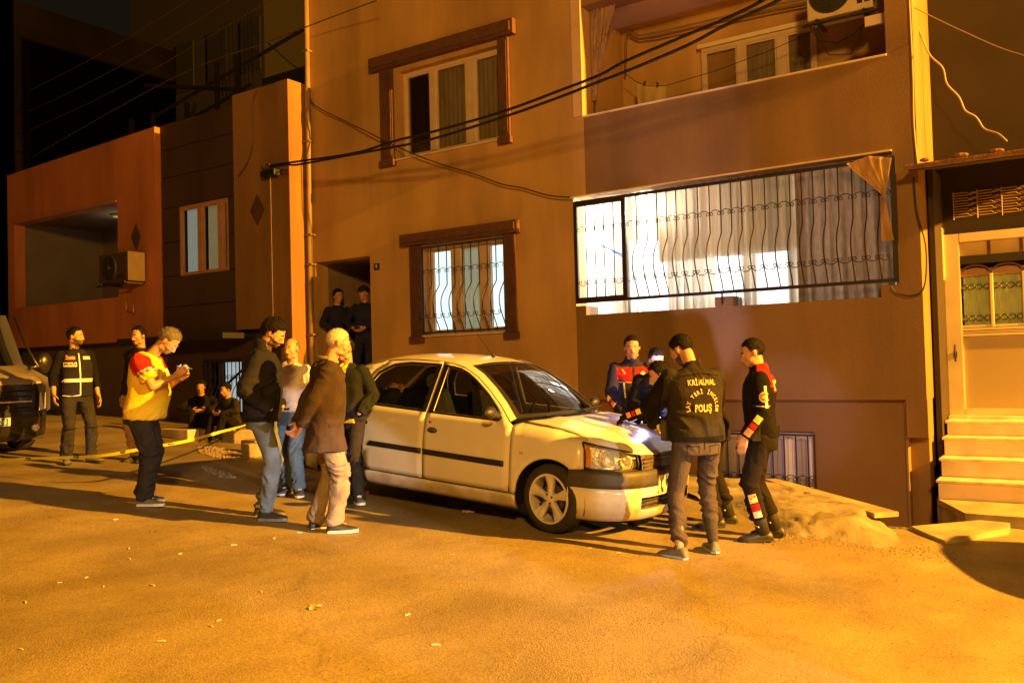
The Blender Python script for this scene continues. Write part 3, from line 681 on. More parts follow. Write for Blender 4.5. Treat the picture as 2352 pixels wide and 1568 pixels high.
for x in (-1.02, -.68, -.35): bx('transom_mullion', x, x + .035, 11.95, 11.965, 1.18, 1.35, M_trim, D_)
for s_ in range(5):
    cx = -1.16 + .34 * s_; ar = []
    for k in range(13):
        q = PI * k / 12; ar.append((cx - .165 * math.cos(q), 11.955, .93 + .13 * math.sin(q) ** .7))
    MB().tube(ar, .014, 5).build('arch_ornament', M_trim, D_)
    MB().prism([(cx - .16, 11.958, .93)] + [(cx - .16 * math.cos(PI * k / 8), 11.958, .93 + .10 * math.sin(PI * k / 8)) for k in range(1, 8)] + [(cx + .16, 11.958, .93)], (0, .004, 0)).build('arch_panel', mat('arch_copper', (.30, .17, .08), .5), D_)
    bx('pillar_ornament', cx + .15, cx + .19, 11.93, 11.96, .30, .95, M_al, D_, .01)
    for z in (.42, .80):
        for k in range(4):
            MB().tube([(cx - .12 + .08 * k + .032 * math.cos(q * PI / 5), 11.945, z + .032 * math.sin(q * PI / 5)) for q in range(11)], .005, 4, cap=False).build('ring_ornament', M_iron, D_)
MB().tube([(-1.40, 11.88, -.1), (-1.40, 11.86, .0), (-1.40, 11.88, .1)], .012, 6).build('door_handle', M_iron, D_)
bx('keyhole', -1.41, -1.385, 11.905, 11.92, -.05, .02, M_iron, D_)
tag(folds('curtain', -1.3, .33, 1.02, .28, 11.99, .008, 14, cloth_tr('green_curtain', (.85, .90, .62), .05, 12), rnd=40), 'greenish gathered curtain behind the glass of the metal door', 'curtain')
bx('hall_wall', -1.5, 2, 12.3, 12.34, -.7, 1.4, M_olive, RB)
# iron fretwork above the door
fw_ = MB()
for row in range(5):
    z = 1.66 + .065 * row
    for c_ in range(10):
        x = -1.36 + .26 * c_; o = .016 if c_ % 2 else -.016
        fw_.tube([(x, 11.9, z), (x + .17, 11.9, z), (x + .20, 11.9, z + .03), (x + .23, 11.9, z + .03), (x + .26, 11.9, z)], .0055, 4, cap=False)
        fw_.tube([(x, 11.9, z + .032), (x + .15, 11.9, z + .032), (x + .19, 11.9, z), (x + .26, 11.9, z + .032)], .0055, 4, cap=False)
for c_ in range(11): fw_.tube([(-1.36 + .26 * c_, 11.9, 1.63), (-1.36 + .26 * c_, 11.9, 1.97)], .006, 4)
fw_.build('fretwork', mat('fret_gold', (.38, .24, .12), .5), RB)
M_rust = mat('rusty_metal', (.24, .11, .06), .85, .5, 12, .5, 30)
aw = MB(); aw.prism([(-1.62, 10.42, 2.02), (-1.62, 12.02, 2.30), (-1.62, 12.02, 2.36), (-1.62, 10.42, 2.08)], (1.8, 0, 0)); A_ = aw.build('awning', mat('awning_sheet', (.06, .045, .035), .8), RB)
bx('awning_edge', -1.66, 0.2, 10.36, 10.42, 2.03, 2.08, M_rust, A_, .01)
rv = random.Random(2)
for k in range(5): MB().ell((-1.5 + .36 * k + rv.uniform(-.05, .05), 10.42, 2.10 + rv.uniform(-.01, .02)), (rv.uniform(.05, .1), .04, rv.uniform(.02, .05)), 8, 6).build('rust_lump', M_rust, A_)
stp = thing('marble_steps', 'flight of five veined marble steps rising to the glazed metal door', 'steps')
zs_ = [-1.60, -1.39, -1.18, -.97, -.80, -.76]
for k in range(4):
    y = 10.60 + .29 * k
    bx('riser', -1.47, 4, y, y + .3, zs_[k] - (.3 if k == 0 else 0), zs_[k + 1] - .032, M_marble, stp)
    bx('tread', -1.49, 4, y - .03, y + .31, zs_[k + 1] - .03, zs_[k + 1], M_marble2, stp, .006)
bx('top_slab', -1.49, 4, 11.76, 12.02, -.83, -.76, M_marble2, stp, .004)
lb = MB().prism([(-1.49, 10.62, -1.60), (-1.12, 9.76, -1.60), (-.95, 9.74, -1.60), (4, 9.70, -1.60), (4, 10.62, -1.60)], (0, 0, -.22)); tag(lb.build('landing_slab', M_slab), 'wide pale landing slab in front of the marble steps', 'slab')
kb = MB().prism([(-1.50, 9.02, -1.635), (-.98, 9.62, -1.635), (-.72, 9.58, -1.635), (-.72, 9.36, -1.645), (-1.14, 8.52, -1.65), (-1.36, 8.80, -1.64)], (0, 0, -.12)); tag(kb.build('kerb_slab', M_slab), 'thin pale slab edging the near side of the stairwell hole', 'slab')
pk = MB().prism([(-3.45, 10.74, -1.50), (-3.34, 10.86, -1.50), (-1.60, 8.98, -1.50), (-1.78, 8.80, -1.50)], (0, 0, -.045)); tag(pk.build('coping_plank', M_slab), 'long thin pale coping slab along the edge of the cellar window well', 'slab')
# broken concrete mound beside the road
MP = [(-4.6, 9.9), (-3.4, 8.9), (-3.0, 8.3), (-2.43, 7.75), (-2.0, 7.85), (-1.6, 7.7), (-1.12, 7.95), (-1.15, 8.35), (-1.42, 8.82), (-1.72, 8.90), (-3.3, 10.50), (-3.65, 10.80)]
def mound():
    P = []; n = len(MP)
    bd = []
    for i in range(n):
        a, c = Vector(MP[i]), Vector(MP[(i + 1) % n]); k = max(1, int((c - a).length / .08))
        for j in range(k):
            p = a.lerp(c, j / k); bd.append(p + Vector((noise.noise(Vector((p.x * 6, p.y * 6, 1))), noise.noise(Vector((p.x * 6, p.y * 6, 5))))) * .05)
    P = bd[:]; N_ = len(bd); E = [(i, (i + 1) % N_) for i in range(N_)]
    for i in range(95):
        for j in range(85):
            x = -4.8 + .04 * i; y = 7.6 + .04 * j
            if inpoly(x, y, [tuple(q) for q in bd]) and min((Vector((x, y)) - q).length for q in bd[::2]) > .045: P.append(Vector((x, y)))
    v, e, f, *_ = delaunay_2d_cdt(P, E, [], 1, 1e-6)
    V = []
    low = [Vector(q) for q in MP[1:9]]
    def dist(p):
        d = 9
        for a, c in zip(low, low[1:]):
            t = max(0, min(1, (p - a).dot(c - a) / (c - a).length_squared)); d = min(d, (p - a.lerp(c, t)).length)
        return d
    for p in v:
        d = dist(p); t = min(1, d / .55); t = t * t * (3 - 2 * t)
        top = -1.495 if p.x < -1.9 else -1.495 - .17 * min(1, (p.x + 1.9) / .5)
        base = gz(p.x, p.y) - .03
        z = base + (top - base) * t + (.014 * noise.noise(Vector((p.x * 4, p.y * 4, 0))) + .009 * noise.noise(Vector((p.x * 13, p.y * 13, 3)))) * (1 if d > .05 else .3)
        crack = abs(noise.noise(Vector((p.x * 2.2, p.y * 2.2, 9)))); z -= .035 * max(0, 1 - crack * 22) * (t > .1)
        V.append((p.x, p.y, z))
    o = meshob('pavement_mound', V, f, mat('earth_concrete', (.31, .265, .19), .9, .5, 2.4, .5, 16), smooth=True, kind='structure')
mound()
# loose stones at the broken edge (uncountable)
rs = random.Random(11); gm = MB()
def stone(b, x, y, s):
    z = gz(x, y); q = [Vector((rs.uniform(-1, 1), rs.uniform(-1, 1), rs.uniform(-.4, .6))).normalized() * s * rs.uniform(.6, 1) for _ in range(5)]
    c_ = Vector((x, y, z + s * .3)); top = c_ + Vector((0, 0, s * .6)); bot = c_ - Vector((0, 0, s * .6))
    ring = [c_ + Vector((math.cos(k * 1.2566) * s * rs.uniform(.6, 1.1), math.sin(k * 1.2566) * s * rs.uniform(.6, 1.1), rs.uniform(-.2, .2) * s)) for k in range(5)]
    b.add(ring + [top, bot], [(k, (k + 1) % 5, 5) for k in range(5)] + [((k + 1) % 5, k, 6) for k in range(5)])
for _ in range(900):
    t = rs.random(); a = Vector((-2.5, 7.75)).lerp(Vector((-1.05, 7.95)), t); x = a.x + rs.gauss(0, .10); y = a.y + rs.gauss(.08, .14)
    stone(gm, x, y, rs.uniform(.004, .016))
for _ in range(2600):
    x = rs.uniform(-6, .5); y = rs.uniform(2.2, 8)
    if noise.noise(Vector((x * .9, y * .9, 4))) > -.05: stone(gm, x, y, rs.uniform(.0025, .0065))
gm.build('road_grit', mat('grit_stone', (.26, .21, .16), .9, .5, 30), kind='stuff')
# ------------------------------------------------------------------ vehicles
M_paint = mat('car_paint_white', (.64, .62, .57), .28, .05, 3, coat=.7, spec=.5, bump=.0)
def paint():
    m = M_paint; nt = m.node_tree; N = nt.nodes; L = nt.links; b = N['Principled BSDF']
    # road dirt low on the body: worn splashes with their own shape
    tc = N.new('ShaderNodeTexCoord'); sx = N.new('ShaderNodeSeparateXYZ'); L.new(tc.outputs['Object'], sx.inputs[0])
    nz = N.new('ShaderNodeTexNoise'); nz.inputs['Scale'].default_value = 5; nz.inputs['Detail'].default_value = 8; L.new(tc.outputs['Object'], nz.inputs['Vector'])
    a = N.new('ShaderNodeMath'); a.operation = 'MULTIPLY_ADD'; L.new(nz.outputs['Fac'], a.inputs[0]); a.inputs[1].default_value = .34; L.new(sx.outputs['Z'], a.inputs[2])
    mr = N.new('ShaderNodeMapRange'); L.new(a.outputs[0], mr.inputs[0]); mr.inputs[1].default_value = .36; mr.inputs[2].default_value = .50; mr.inputs[3].default_value = .75; mr.inputs[4].default_value = 0
    q = N.new('ShaderNodeMix'); q.data_type = 'RGBA'; L.new(mr.outputs[0], q.inputs[0])
    src = b.inputs['Base Color'].links[0].from_socket; L.new(src, q.inputs[6]); q.inputs[7].default_value = (.30, .21, .12, 1); L.new(q.outputs[2], b.inputs['Base Color'])
    r = N.new('ShaderNodeMath'); r.operation = 'MULTIPLY_ADD'; L.new(mr.outputs[0], r.inputs[0]); r.inputs[1].default_value = .4; r.inputs[2].default_value = .30; L.new(r.outputs[0], b.inputs['Roughness'])
paint()
M_plast = mat('bumper_plastic', (.045, .038, .032), .55, .3, 8, .15, 60)
M_blacktrim = mat('black_trim', (.015, .014, .013), .5, .2, 10)
M_tyre = mat('tyre_rubber', (.030, .028, .026), .85, .4, 8, .3, 40)
M_alloy = mat('alloy_wheel', (.72, .70, .66), .35, .15, 10, metal=.25)
M_chrome = mat('reflector', (.80, .78, .72), .25, .15, 12, metal=.35, bump=.6)
M_seat = mat('seat_cloth', (.10, .10, .10), .9, .3, 20)
M_headrest = mat('headrest_cloth', (.42, .42, .36), .9, .2, 12)
M_cglass = glass('car_glass', (.30, .32, .30), .02, .05)
M_lens = glass('headlight_lens', (.9, .88, .8), .05, .06)
M_amber = mat('amber_lens', (.75, .32, .05), .2, .2, 6)
M_damage = mat('crumpled_parts', (.085, .06, .045), .6, .6, 14, .8, 30)
def lerp1(x, tab):
    if x <= tab[0][0]: return tab[0][1]
    for (a, p), (c, q) in zip(tab, tab[1:]):
        if x <= c:
            t = (x - a) / (c - a); return p + (q - p) * t
    return tab[-1][1]
def sm(x, tab):            # smooth (Catmull) version
    n = len(tab)
    if x <= tab[0][0]: return tab[0][1]
    if x >= tab[-1][0]: return tab[-1][1]
    for i in range(n - 1):
        if x <= tab[i + 1][0]:
            x0, p0 = tab[max(i - 1, 0)]; x1, p1 = tab[i]; x2, p2 = tab[i + 1]; x3, p3 = tab[min(i + 2, n - 1)]
            h = x2 - x1; t = (x - x1) / h
            m1 = (p2 - p0) / max(x2 - x0, 1e-6) * h; m2 = (p3 - p1) / max(x3 - x1, 1e-6) * h
            return (2 * t ** 3 - 3 * t * t + 1) * p1 + (t ** 3 - 2 * t * t + t) * m1 + (-2 * t ** 3 + 3 * t * t) * p2 + (t ** 3 - t * t) * m2
W_TAB = [(-3.48, .52), (-3.42, .66), (-3.3, .76), (-3.0, .835), (-2.6, .862), (-1.9, .872), (-1.0, .872), (-.4, .864), (0, .85), (.25, .83), (.45, .79), (.6, .72), (.7, .63), (.8, .5)]
P_TAB = [(.14, .93), (.22, .965), (.32, .985), (.45, .997), (.58, 1.0), (.72, .995), (.84, .98), (.93, .958)]
ZH = [(-.45, .965), (-.3, .955), (0, .925), (.3, .865), (.5, .80), (.7, .73)]
def belt(x): return .93 + .02 * min(1, max(0, (-x - .4) / 2))
def side_y(x, z):
    w = sm(x, W_TAB); y = w * sm(min(z, .93), P_TAB)
    if x > -.40:
        zh = sm(x, ZH); z0 = zh - .15
        if z > z0:
            t = min(1, (z - z0) / .15); e = .84 * w
            y = e + (y - e) * math.sqrt(max(0, 1 - t ** 2.2))
    if z > belt(x):
        y -= (z - belt(x)) * .50 + .012
    for cx, r0 in ((0, .36), (-2.63, .355)):       # flared wheel arches
        d = math.hypot(x - cx, z - .31)
        if d < r0 + .10 and z > .2: y += .014 * (1 - max(0, d - r0) / .10)
    return y
def panel(name, outline, parent, mt, holes=(), step=.07, side=-1, thick=.02, off=0.0, solid=True, fn=side_y):
    """outline/holes in (x,z) side view; mapped on the body's side surface"""
    def dens(poly):
        out = []
        n = len(poly)
        for i in range(n):
            a, c = Vector(poly[i]), Vector(poly[(i + 1) % n]); k = max(1, int((c - a).length / .06))
            out += [a.lerp(c, j / k) for j in range(k)]
        return out
    o = dens(outline); P = o[:]; E = [(i, (i + 1) % len(o)) for i in range(len(o))]; hs = []
    for h in holes:
        d = dens(h); s = len(P); P += d; E += [(s + i, s + (i + 1) % len(d)) for i in range(len(d))]; hs.append([tuple(q) for q in d])
    ot = [tuple(q) for q in o]
    x0, x1 = min(p[0] for p in ot), max(p[0] for p in ot); z0, z1 = min(p[1] for p in ot), max(p[1] for p in ot)
    bd = P[:]
    i = x0 + step * .5
    while i < x1:
        j = z0 + step * .5
        while j < z1:
            if inpoly(i, j, ot) and not any(inpoly(i, j, h) for h in hs) and min((Vector((i, j)) - q).length_squared for q in bd) > (.35 * step) ** 2: P.append(Vector((i, j)))
            j += step
        i += step
    v, e, f, *_ = delaunay_2d_cdt(P, E, [], 0, 1e-6)
    V = [(p.x, side * (fn(p.x, p.y) + off), p.y) for p in v]; F = []
    for q in f:
        cx = sum(v[i].x for i in q) / len(q); cz = sum(v[i].y for i in q) / len(q)
        if inpoly(cx, cz, ot) and not any(inpoly(cx, cz, h) for h in hs): F.append(tuple(q) if side < 0 else tuple(q)[::-1])
    ob = meshob(name, V, F, mt, parent, smooth=True)
    if solid:
        md = ob.modifiers.new('s', 'SOLIDIFY'); md.thickness = thick; md.offset = -1
        dg = bpy.context.evaluated_depsgraph_get(); me = bpy.data.meshes.new_from_object(ob.evaluated_get(dg)); ob.modifiers.clear(); old = ob.data; ob.data = me; me.name = name; bpy.data.meshes.remove(old)
    return ob
def grid(name, fn, nu, nv, mt, parent, flip=False, thick=0, skip=None):
    V = [fn(i / nu, j / nv) for j in range(nv + 1) for i in range(nu + 1)]; F = []
    for j in range(nv):
        for i in range(nu):
            if skip and skip((i + .5) / nu, (j + .5) / nv): continue
            q = (j * (nu + 1) + i, j * (nu + 1) + i + 1, (j + 1) * (nu + 1) + i + 1, (j + 1) * (nu + 1) + i); F.append(q[::-1] if flip else q)
    o = meshob(name, V, F, mt, parent, smooth=True)
    return o
def wheel(parent, x, y, side, steer=0, r=.31):
    w = thing_part('wheel', parent); w.location = (x, y, r); w.rotation_euler = (0, 0, steer)
    s = side
    prof = [(.222, -.085), (.235, -.095), (.27, -.10), (.295, -.085), (.308, -.06), (.31, 0), (.308, .06), (.295, .085), (.27, .10), (.235, .095), (.222, .085)]
    MB().lathe(prof, (0, s, 0), (0, 0, 0), 48, close=True).build('tyre', M_tyre, w, smooth=True)
    b = MB(); b.lathe([(.225, .088), (.222, .094), (.205, .092), (.20, .06), (.205, -.06), (.225, -.088)], (0, s, 0), (0, 0, 0), 40)
    for k in range(5):
        a = PI / 2 + k * 2 * PI / 5
        def P(rad, tang, h): return (math.cos(a) * rad - math.sin(a) * tang, s * h, math.sin(a) * rad + math.cos(a) * tang)
        top = [P(.03, -.026, .075), P(.11, -.030, .070), P(.207, -.052, .085), P(.207, .052, .085), P(.11, .030, .070), P(.03, .026, .075)]
        mid = [P(.03, 0, .085), P(.11, 0, .082), P(.207, 0, .090)]
        back = [(p[0], p[1] - s * .03, p[2]) for p in top]
        b.add(top + mid + back, [(0, 1, 7, 6), (1, 2, 8, 7), (6, 7, 4, 5), (7, 8, 3, 4), (0, 9, 10, 1), (1, 10, 11, 2), (3, 12, 13, 4), (4, 13, 14, 5)])
    b.lathe([(0, .086), (.052, .083), (.058, .07), (.058, .03)], (0, s, 0), (0, 0, 0), 20)
    rim = b.build('rim', M_alloy, w)
    MB().lathe([(0, .094), (.022, .092), (.024, .084)], (0, s, 0), (0, 0, 0), 14).build('hub_cap', M_alloy, w)
    for k in range(4):
        a = k * PI / 2 + .5; MB().lathe([(0, .092), (.009, .092), (.009, .075)], (0, s, 0), (math.cos(a) * .042, 0, math.sin(a) * .042), 8).build('wheel_bolt', M_blacktrim, w)
    MB().lathe([(0, .02), (.13, .02), (.13, .005), (.0, .005)], (0, s, 0), (0, 0, 0), 24).build('brake_disc', mat('brake_iron', (.12, .09, .07), .5, metal=.6), w)
    MB().lathe([(.19, -.05), (0, -.05)], (0, s, 0), (0, 0, 0), 20).build('inner_hub', M_blacktrim, w)
    return w
def thing_part(name, parent):
    o = bpy.data.objects.new(name, None); COL.objects.link(o); o.empty_display_size = .05; o.parent = parent; return o
def arc(cx, cz, r, a0, a1, n=9): return [(cx + r * math.cos(R(a0 + (a1 - a0) * k / n)), cz + r * math.sin(R(a0 + (a1 - a0) * k / n))) for k in range(n + 1)]
AP = [(-.47, .955), (-.62, 1.085), (-.80, 1.215), (-1.0, 1.335), (-1.17, 1.405)]           # A pillar line, side view
RAIL = [(-1.17, 1.407), (-1.35, 1.443), (-1.6, 1.456), (-1.9, 1.456), (-2.2, 1.432), (-2.5, 1.37), (-2.62, 1.335)]
def build_car(name, label, loc, rot, group=None):
    c = thing(name, label, 'car', loc, rot, group)
    for s in (-1, 1):
        # fender, doors, quarter
        fend = [(-.425, .31), (-.425, .935), (-.36, .955)] + [(x, sm(x, ZH) - .0002) for x in (-.2, -.05, .1, .22, .30)] + [(.315, .76), (.33, .615), (.195, .60)] + arc(0, .31, .36, 57, 176, 14) + [(-.37, .31)]
        panel('fender', fend, c, M_paint, side=s)
        dt = [(x - .012, z - .004) for x, z in AP]
        door = [(-1.468, .315), (-.445, .315), (-.435, .40), (-.435, .93)] + dt[0:] + [(-1.35, 1.440), (-1.468, 1.452)]
        hole = [(-1.40, .975), (-.66, .965), (-.60, .985), (-.63, 1.02), (-.76, 1.13), (-.92, 1.235), (-1.08, 1.325), (-1.20, 1.375), (-1.40, 1.405)]
        dr_ = panel('front_door', door, c, M_paint, [hole], side=s, step=.09)
        fr = [(x * 1, z) for x, z in [(-1.462, .955), (-.60, .945), (-.575, .98), (-.65, 1.06), (-.80, 1.18), (-.97, 1.285), (-1.12, 1.365), (-1.24, 1.405), (-1.462, 1.43)]]
        panel('window_surround', fr, dr_, M_blacktrim, [hole], side=s, off=.003, solid=False)
        panel('side_window', [(x, z) for x, z in hole], dr_, M_cglass, side=s, off=-.008, solid=False, step=.2)
        panel('quarter_trim', [(-.60, .985), (-.66, .965), (-.66, 1.04)], dr_, M_blacktrim, side=s, off=.002, solid=False)
        rd = [(-1.482, .315), (-2.18, .315)] + arc(-2.63, .31, .375, 3, 62, 6) + [(-2.50, .93), (-2.505, 1.05), (-2.46, 1.2), (-2.36, 1.33), (-2.2, 1.428), (-1.9, 1.452), (-1.482, 1.453)]
        hole2 = [(-1.545, .98), (-1.545, 1.405), (-1.9, 1.405), (-2.12, 1.375), (-2.28, 1.29), (-2.38, 1.15), (-2.42, 1.0)]
        rdo = panel('rear_door', rd[::-1], c, M_paint, [hole2], side=s, step=.09)
        fr2 = [(-1.488, .957), (-1.488, 1.43), (-1.9, 1.432), (-2.14, 1.40), (-2.31, 1.31), (-2.41, 1.16), (-2.455, .975)]
        panel('window_surround', fr2, rdo, M_blacktrim, [hole2], side=s, off=.003, solid=False)
        panel('side_window', hole2, rdo, M_cglass, side=s, off=-.008, solid=False, step=.2)
        qp = [(-2.51, .93), (-2.518, 1.05), (-2.475, 1.2), (-2.375, 1.33), (-2.225, 1.426), (-2.5, 1.37), (-2.62, 1.335), (-2.75, 1.30), (-2.95, 1.16), (-3.12, 1.04), (-3.3, 1.02), (-3.42, 1.0), (-3.46, .62), (-2.85, .62)] + arc(-2.63, .31, .36, 55, 66, 2)
        panel('rear_wing', qp, c, M_paint, side=s)
        rk = [(-.372, .30), (-.36, .17), (-2.27, .17), (-2.262, .30)]
        panel('sill', rk, c, M_paint, side=s)
        rb = arc(-2.63, .31, .36, 118, 178, 6) + [(-3.0, .18), (-3.44, .20), (-3.47, .615), (-2.83, .612)]
        panel('rear_bumper_side', rb, c, M_paint, side=s, step=.08)
        # black side moulding
        md = [(-.49, .545), (-.49, .595), (-1.46, .605), (-1.46, .555)]; panel('side_moulding', md, dr_, M_blacktrim, side=s, off=.014, thick=.014)
        md = [(-1.49, .556), (-1.49, .606), (-2.19, .612), (-2.23, .562)]; panel('side_moulding', md, rdo, M_blacktrim, side=s, off=.014, thick=.014)
        # A pillar between door frame and windscreen
        V = []; 
        for x, z in AP + [(-1.35, 1.445)]:
            y = side_y(x, z); V += [(x, s * y, z), (x + .035, s * (y - .055), z + .030)]
        meshob('pillar', V, [(2 * i, 2 * i + 1, 2 * i + 3, 2 * i + 2) for i in range(len(AP))], M_paint, c, smooth=True)
        # door handle and lock
        for hx, dd in ((-1.36, dr_), (-2.30, rdo)):
            y = side_y(hx, .80)
            MB().ell((hx, s * (y + .004), .795), (.062, .012, .028), 16, 8).build('handle_recess', M_blacktrim, dd, smooth=True)
            MB().cap((hx - .035, s * (y + .022), .80), (hx + .045, s * (y + .022), .795), .012, .012, 8).build('door_handle', M_plast, dd, smooth=True)
        MB().lathe([(0, .006), (.012, .004), (.012, 0)], (0, s, 0), (-1.40, s * side_y(-1.40, .87), .87), 10).build('lock', M_blacktrim, dr_)
        MB().ell((-.30, s * side_y(-.30, .69), .69), (.028, .008, .014), 12, 6).build('side_repeater', M_amber, c, smooth=True)
        # mirror
        mi = MB(); y = side_y(-.60, .99) + .02
        mi.cap((-.60, s * (y + .03), 1.0), (-.60, s * (y + .14), 1.03), .035, .035); mi.ell((-.60, s * (y + .15), 1.03), (.055, .095, .062), 16, 10)
        mo = mi  .build('door_mirror', M_blacktrim, c, smooth=True)
        grid('mirror_glass', lambda u, v: (-.652, s * (y + .10 + .09 * u), 1.0 + .06 * v), 1, 1, M_chrome, mo)
        # wheel arch liners
        for cx in (0, -2.63):
            V = []
            for k in range(15):
                a = R(-15 + 210 * k / 14); V += [(cx + .37 * math.cos(a), s * .84, .31 + .37 * math.sin(a)), (cx + .37 * math.cos(a), s * .50, .31 + .37 * math.sin(a))]
            V += [(cx, s * .50, .31)]
            F = [(2 * i, 2 * i + 2, 2 * i + 3, 2 * i + 1) for i in range(14)] + [(2 * i + 1, 2 * i + 3, 30) for i in range(14)]
            meshob('wheel_arch_liner', V, F, M_blacktrim, c)
        # headlight: reflector behind a clear lens
        HP = [(.325, .795), (.42, .765), (.53, .685), (.61, .57), (.655, .43)]
        TZ = [.842, .826, .80, .772, .745]; BZ = [.618, .612, .608, .605, .603]
        def hl(u, v, back=0):
            k = u * 4; i = min(3, int(k)); t = k - i
            x = HP[i][0] * (1 - t) + HP[i + 1][0] * t; y = HP[i][1] * (1 - t) + HP[i + 1][1] * t
            zt = TZ[i] * (1 - t) + TZ[i + 1] * t; zb = BZ[i] * (1 - t) + BZ[i + 1] * t
            z = zb + (zt - zb) * v; bul = .018 * math.sin(PI * v) - .05 * v * v
            return (x + bul * .8 - back * .6, s * (y + bul * .5 - back * .5), z)
        hh = grid('headlight', lambda u, v: hl(u, v, .07), 12, 6, M_chrome, c, flip=s > 0)
        grid('lens', lambda u, v: hl(u, v, 0), 16, 8, M_lens, hh, flip=s > 0)
        grid('indicator', lambda u, v: hl(u * .13 + .02, v * .86 + .05, .03), 4, 6, M_amber, hh, flip=s > 0)
        for (u, v, r_) in ((.45, .45, .062), (.75, .45, .05)):
            p = hl(u, v, .035); MB().lathe([(r_, .02), (r_ * .8, -.01), (r_ * .3, -.03), (0, -.032)], (.75, s * .66, 0), p, 16).build('bulb_bowl', M_chrome, hh, smooth=True)
        e = MB()
        e.tube([hl(u / 10, 1, -.003) for u in range(11)], .008, 5); e.tube([hl(u / 10, 0, -.003) for u in range(11)], .008, 5); e.tube([hl(0, v / 4, -.003) for v in range(5)], .008, 5); e.tube([hl(1, v / 4, -.003) for v in range(5)], .008, 5)
        e.build('seal', M_blacktrim, hh, smooth=True)
        wheel(c, 0, s * .745, s, R(-7)); wheel(c, -2.63, s * .745, s, 0)
        # front seats
        st_ = MB(); st_.box(-1.60, -1.05, s * .16, s * .60, .35, .58); st_.tube([(-1.58, s * .38, .55), (-1.68, s * .38, .85), (-1.74, s * .38, 1.10)], [.20, .19, .15], 10); sob = st_.build('front_seat', M_seat, c)
        MB().ell((-1.76, s * .38, 1.235), (.05, .13, .095), 14, 10).build('headrest', M_headrest, sob, smooth=True)
        # tail lamp
        MB().box(-3.49, -3.40, s * .55, s * .72, .72, .92).build('tail_lamp', mat('red_lens', (.4, .02, .02), .2), c)
    # roof, bonnet, glass
    def roof(u, v):
        x = -1.10 + (-2.60 + 1.10) * v; xr = RAIL[0][0] + (RAIL[-1][0] - RAIL[0][0]) * v
        zr = sm(-xr, [(-a, b_) for a, b_ in RAIL]); yr = side_y(xr, zr) ; q = u * 2 - 1
        crown = .055; z = zr + crown * (1 - abs(q) ** 2.6); xx = xr + (.06 * (1 - q * q)) * (1 - v) - .05 * (1 - q * q) * v
        return (xx, yr * q, z + .004)
    grid('roof', roof, 24, 16, M_paint, c)
    AS = [(x + .03, side_y(x, z) - .05, z + .028) for x, z in AP]
    def ws(u, v):
        k = v * 4; i = min(3, int(k)); t = k - i; a, b_ = AS[i], AS[i + 1]
        x = a[0] + (b_[0] - a[0]) * t; y = a[1] + (b_[1] - a[1]) * t; z = a[2] + (b_[2] - a[2]) * t; q = u * 2 - 1
        return (x + (.16 - .10 * v) * (1 - q * q), y * q, z + .012 * (1 - q * q) * (1 - v) + .022 * (1 - q * q) * v)
    wsg = grid('windscreen', ws, 20, 14, M_cglass, c)
    for nm, f_ in (('seal', lambda u, v: ws(u, v * .055)), ('seal', lambda u, v: ws(u, .955 + .045 * v)), ('seal', lambda u, v: ws(u * .035, v)), ('seal', lambda u, v: ws(.965 + .035 * u, v))):
        grid(nm, lambda u, v, f_=f_: tuple(Vector(f_(u, v)) + Vector((.004, 0, .003))), 16, 14, M_blacktrim, wsg)
    def hood(u, v):
        q = u * 2 - 1; w0 = .70 * abs(q) 
        xb = -.33 + .14 * (1 - q * q); xf = .70 - .40 * abs(q) ** 5.5
        x = xb + (xf - xb) * v
        e = .846 * sm(x, W_TAB)
        y = e * q; zh = sm(x, ZH)
        z = zh + .035 * (1 - abs(q) ** 2) + .012 * math.exp(-((abs(q) - .55) / .10) ** 2) * (1 - .3 * v) - (.045 * max(0, v - .84) / .16)
        z += .006 * noise.noise(Vector((x * 4, y * 4, 2))) * (v > .3) * 1.6
        return (x, y, z + .003)
    hd = grid('bonnet', hood, 30, 22, M_paint, c)
    md = hd.modifiers.new('s', 'SOLIDIFY'); md.thickness = .012; md.offset = -1
    # shut line strip below bonnet edge and cowl
    grid('scuttle', lambda u, v: (-.30 - .17 * v + (.16) * (1 - (2 * u - 1) ** 2), (u * 2 - 1) * .70, .962 + .012 * (1 - (2 * u - 1) ** 2) - .01 * v), 14, 3, M_blacktrim, c)
    for y0, l in ((-.42, .52), (.18, .50)):
        MB().tube([(-.30, y0 - .05, 1.0), (-.33, y0 + .2, 1.018), (-.36, y0 + l, 1.03)], .009, 5).build('wiper', M_blacktrim, c)
    an = MB().tube([(-1.28, 0, 1.50), (-1.30, 0, 1.525)], .018, 8).tube([(-1.30, 0, 1.52), (-1.62, 0, 1.86)], [.005, .0025], 5); an.build('aerial', M_blacktrim, c)
    # front bumper
    BP = [(-.0, .845)]
    BP = [(.20, .845), (.32, .825), (.45, .785), (.56, .715), (.65, .615), (.71, .48), (.75, .30), (.765, 0)]
    BP = BP + [(x, -y) for x, y in BP[-2::-1]]
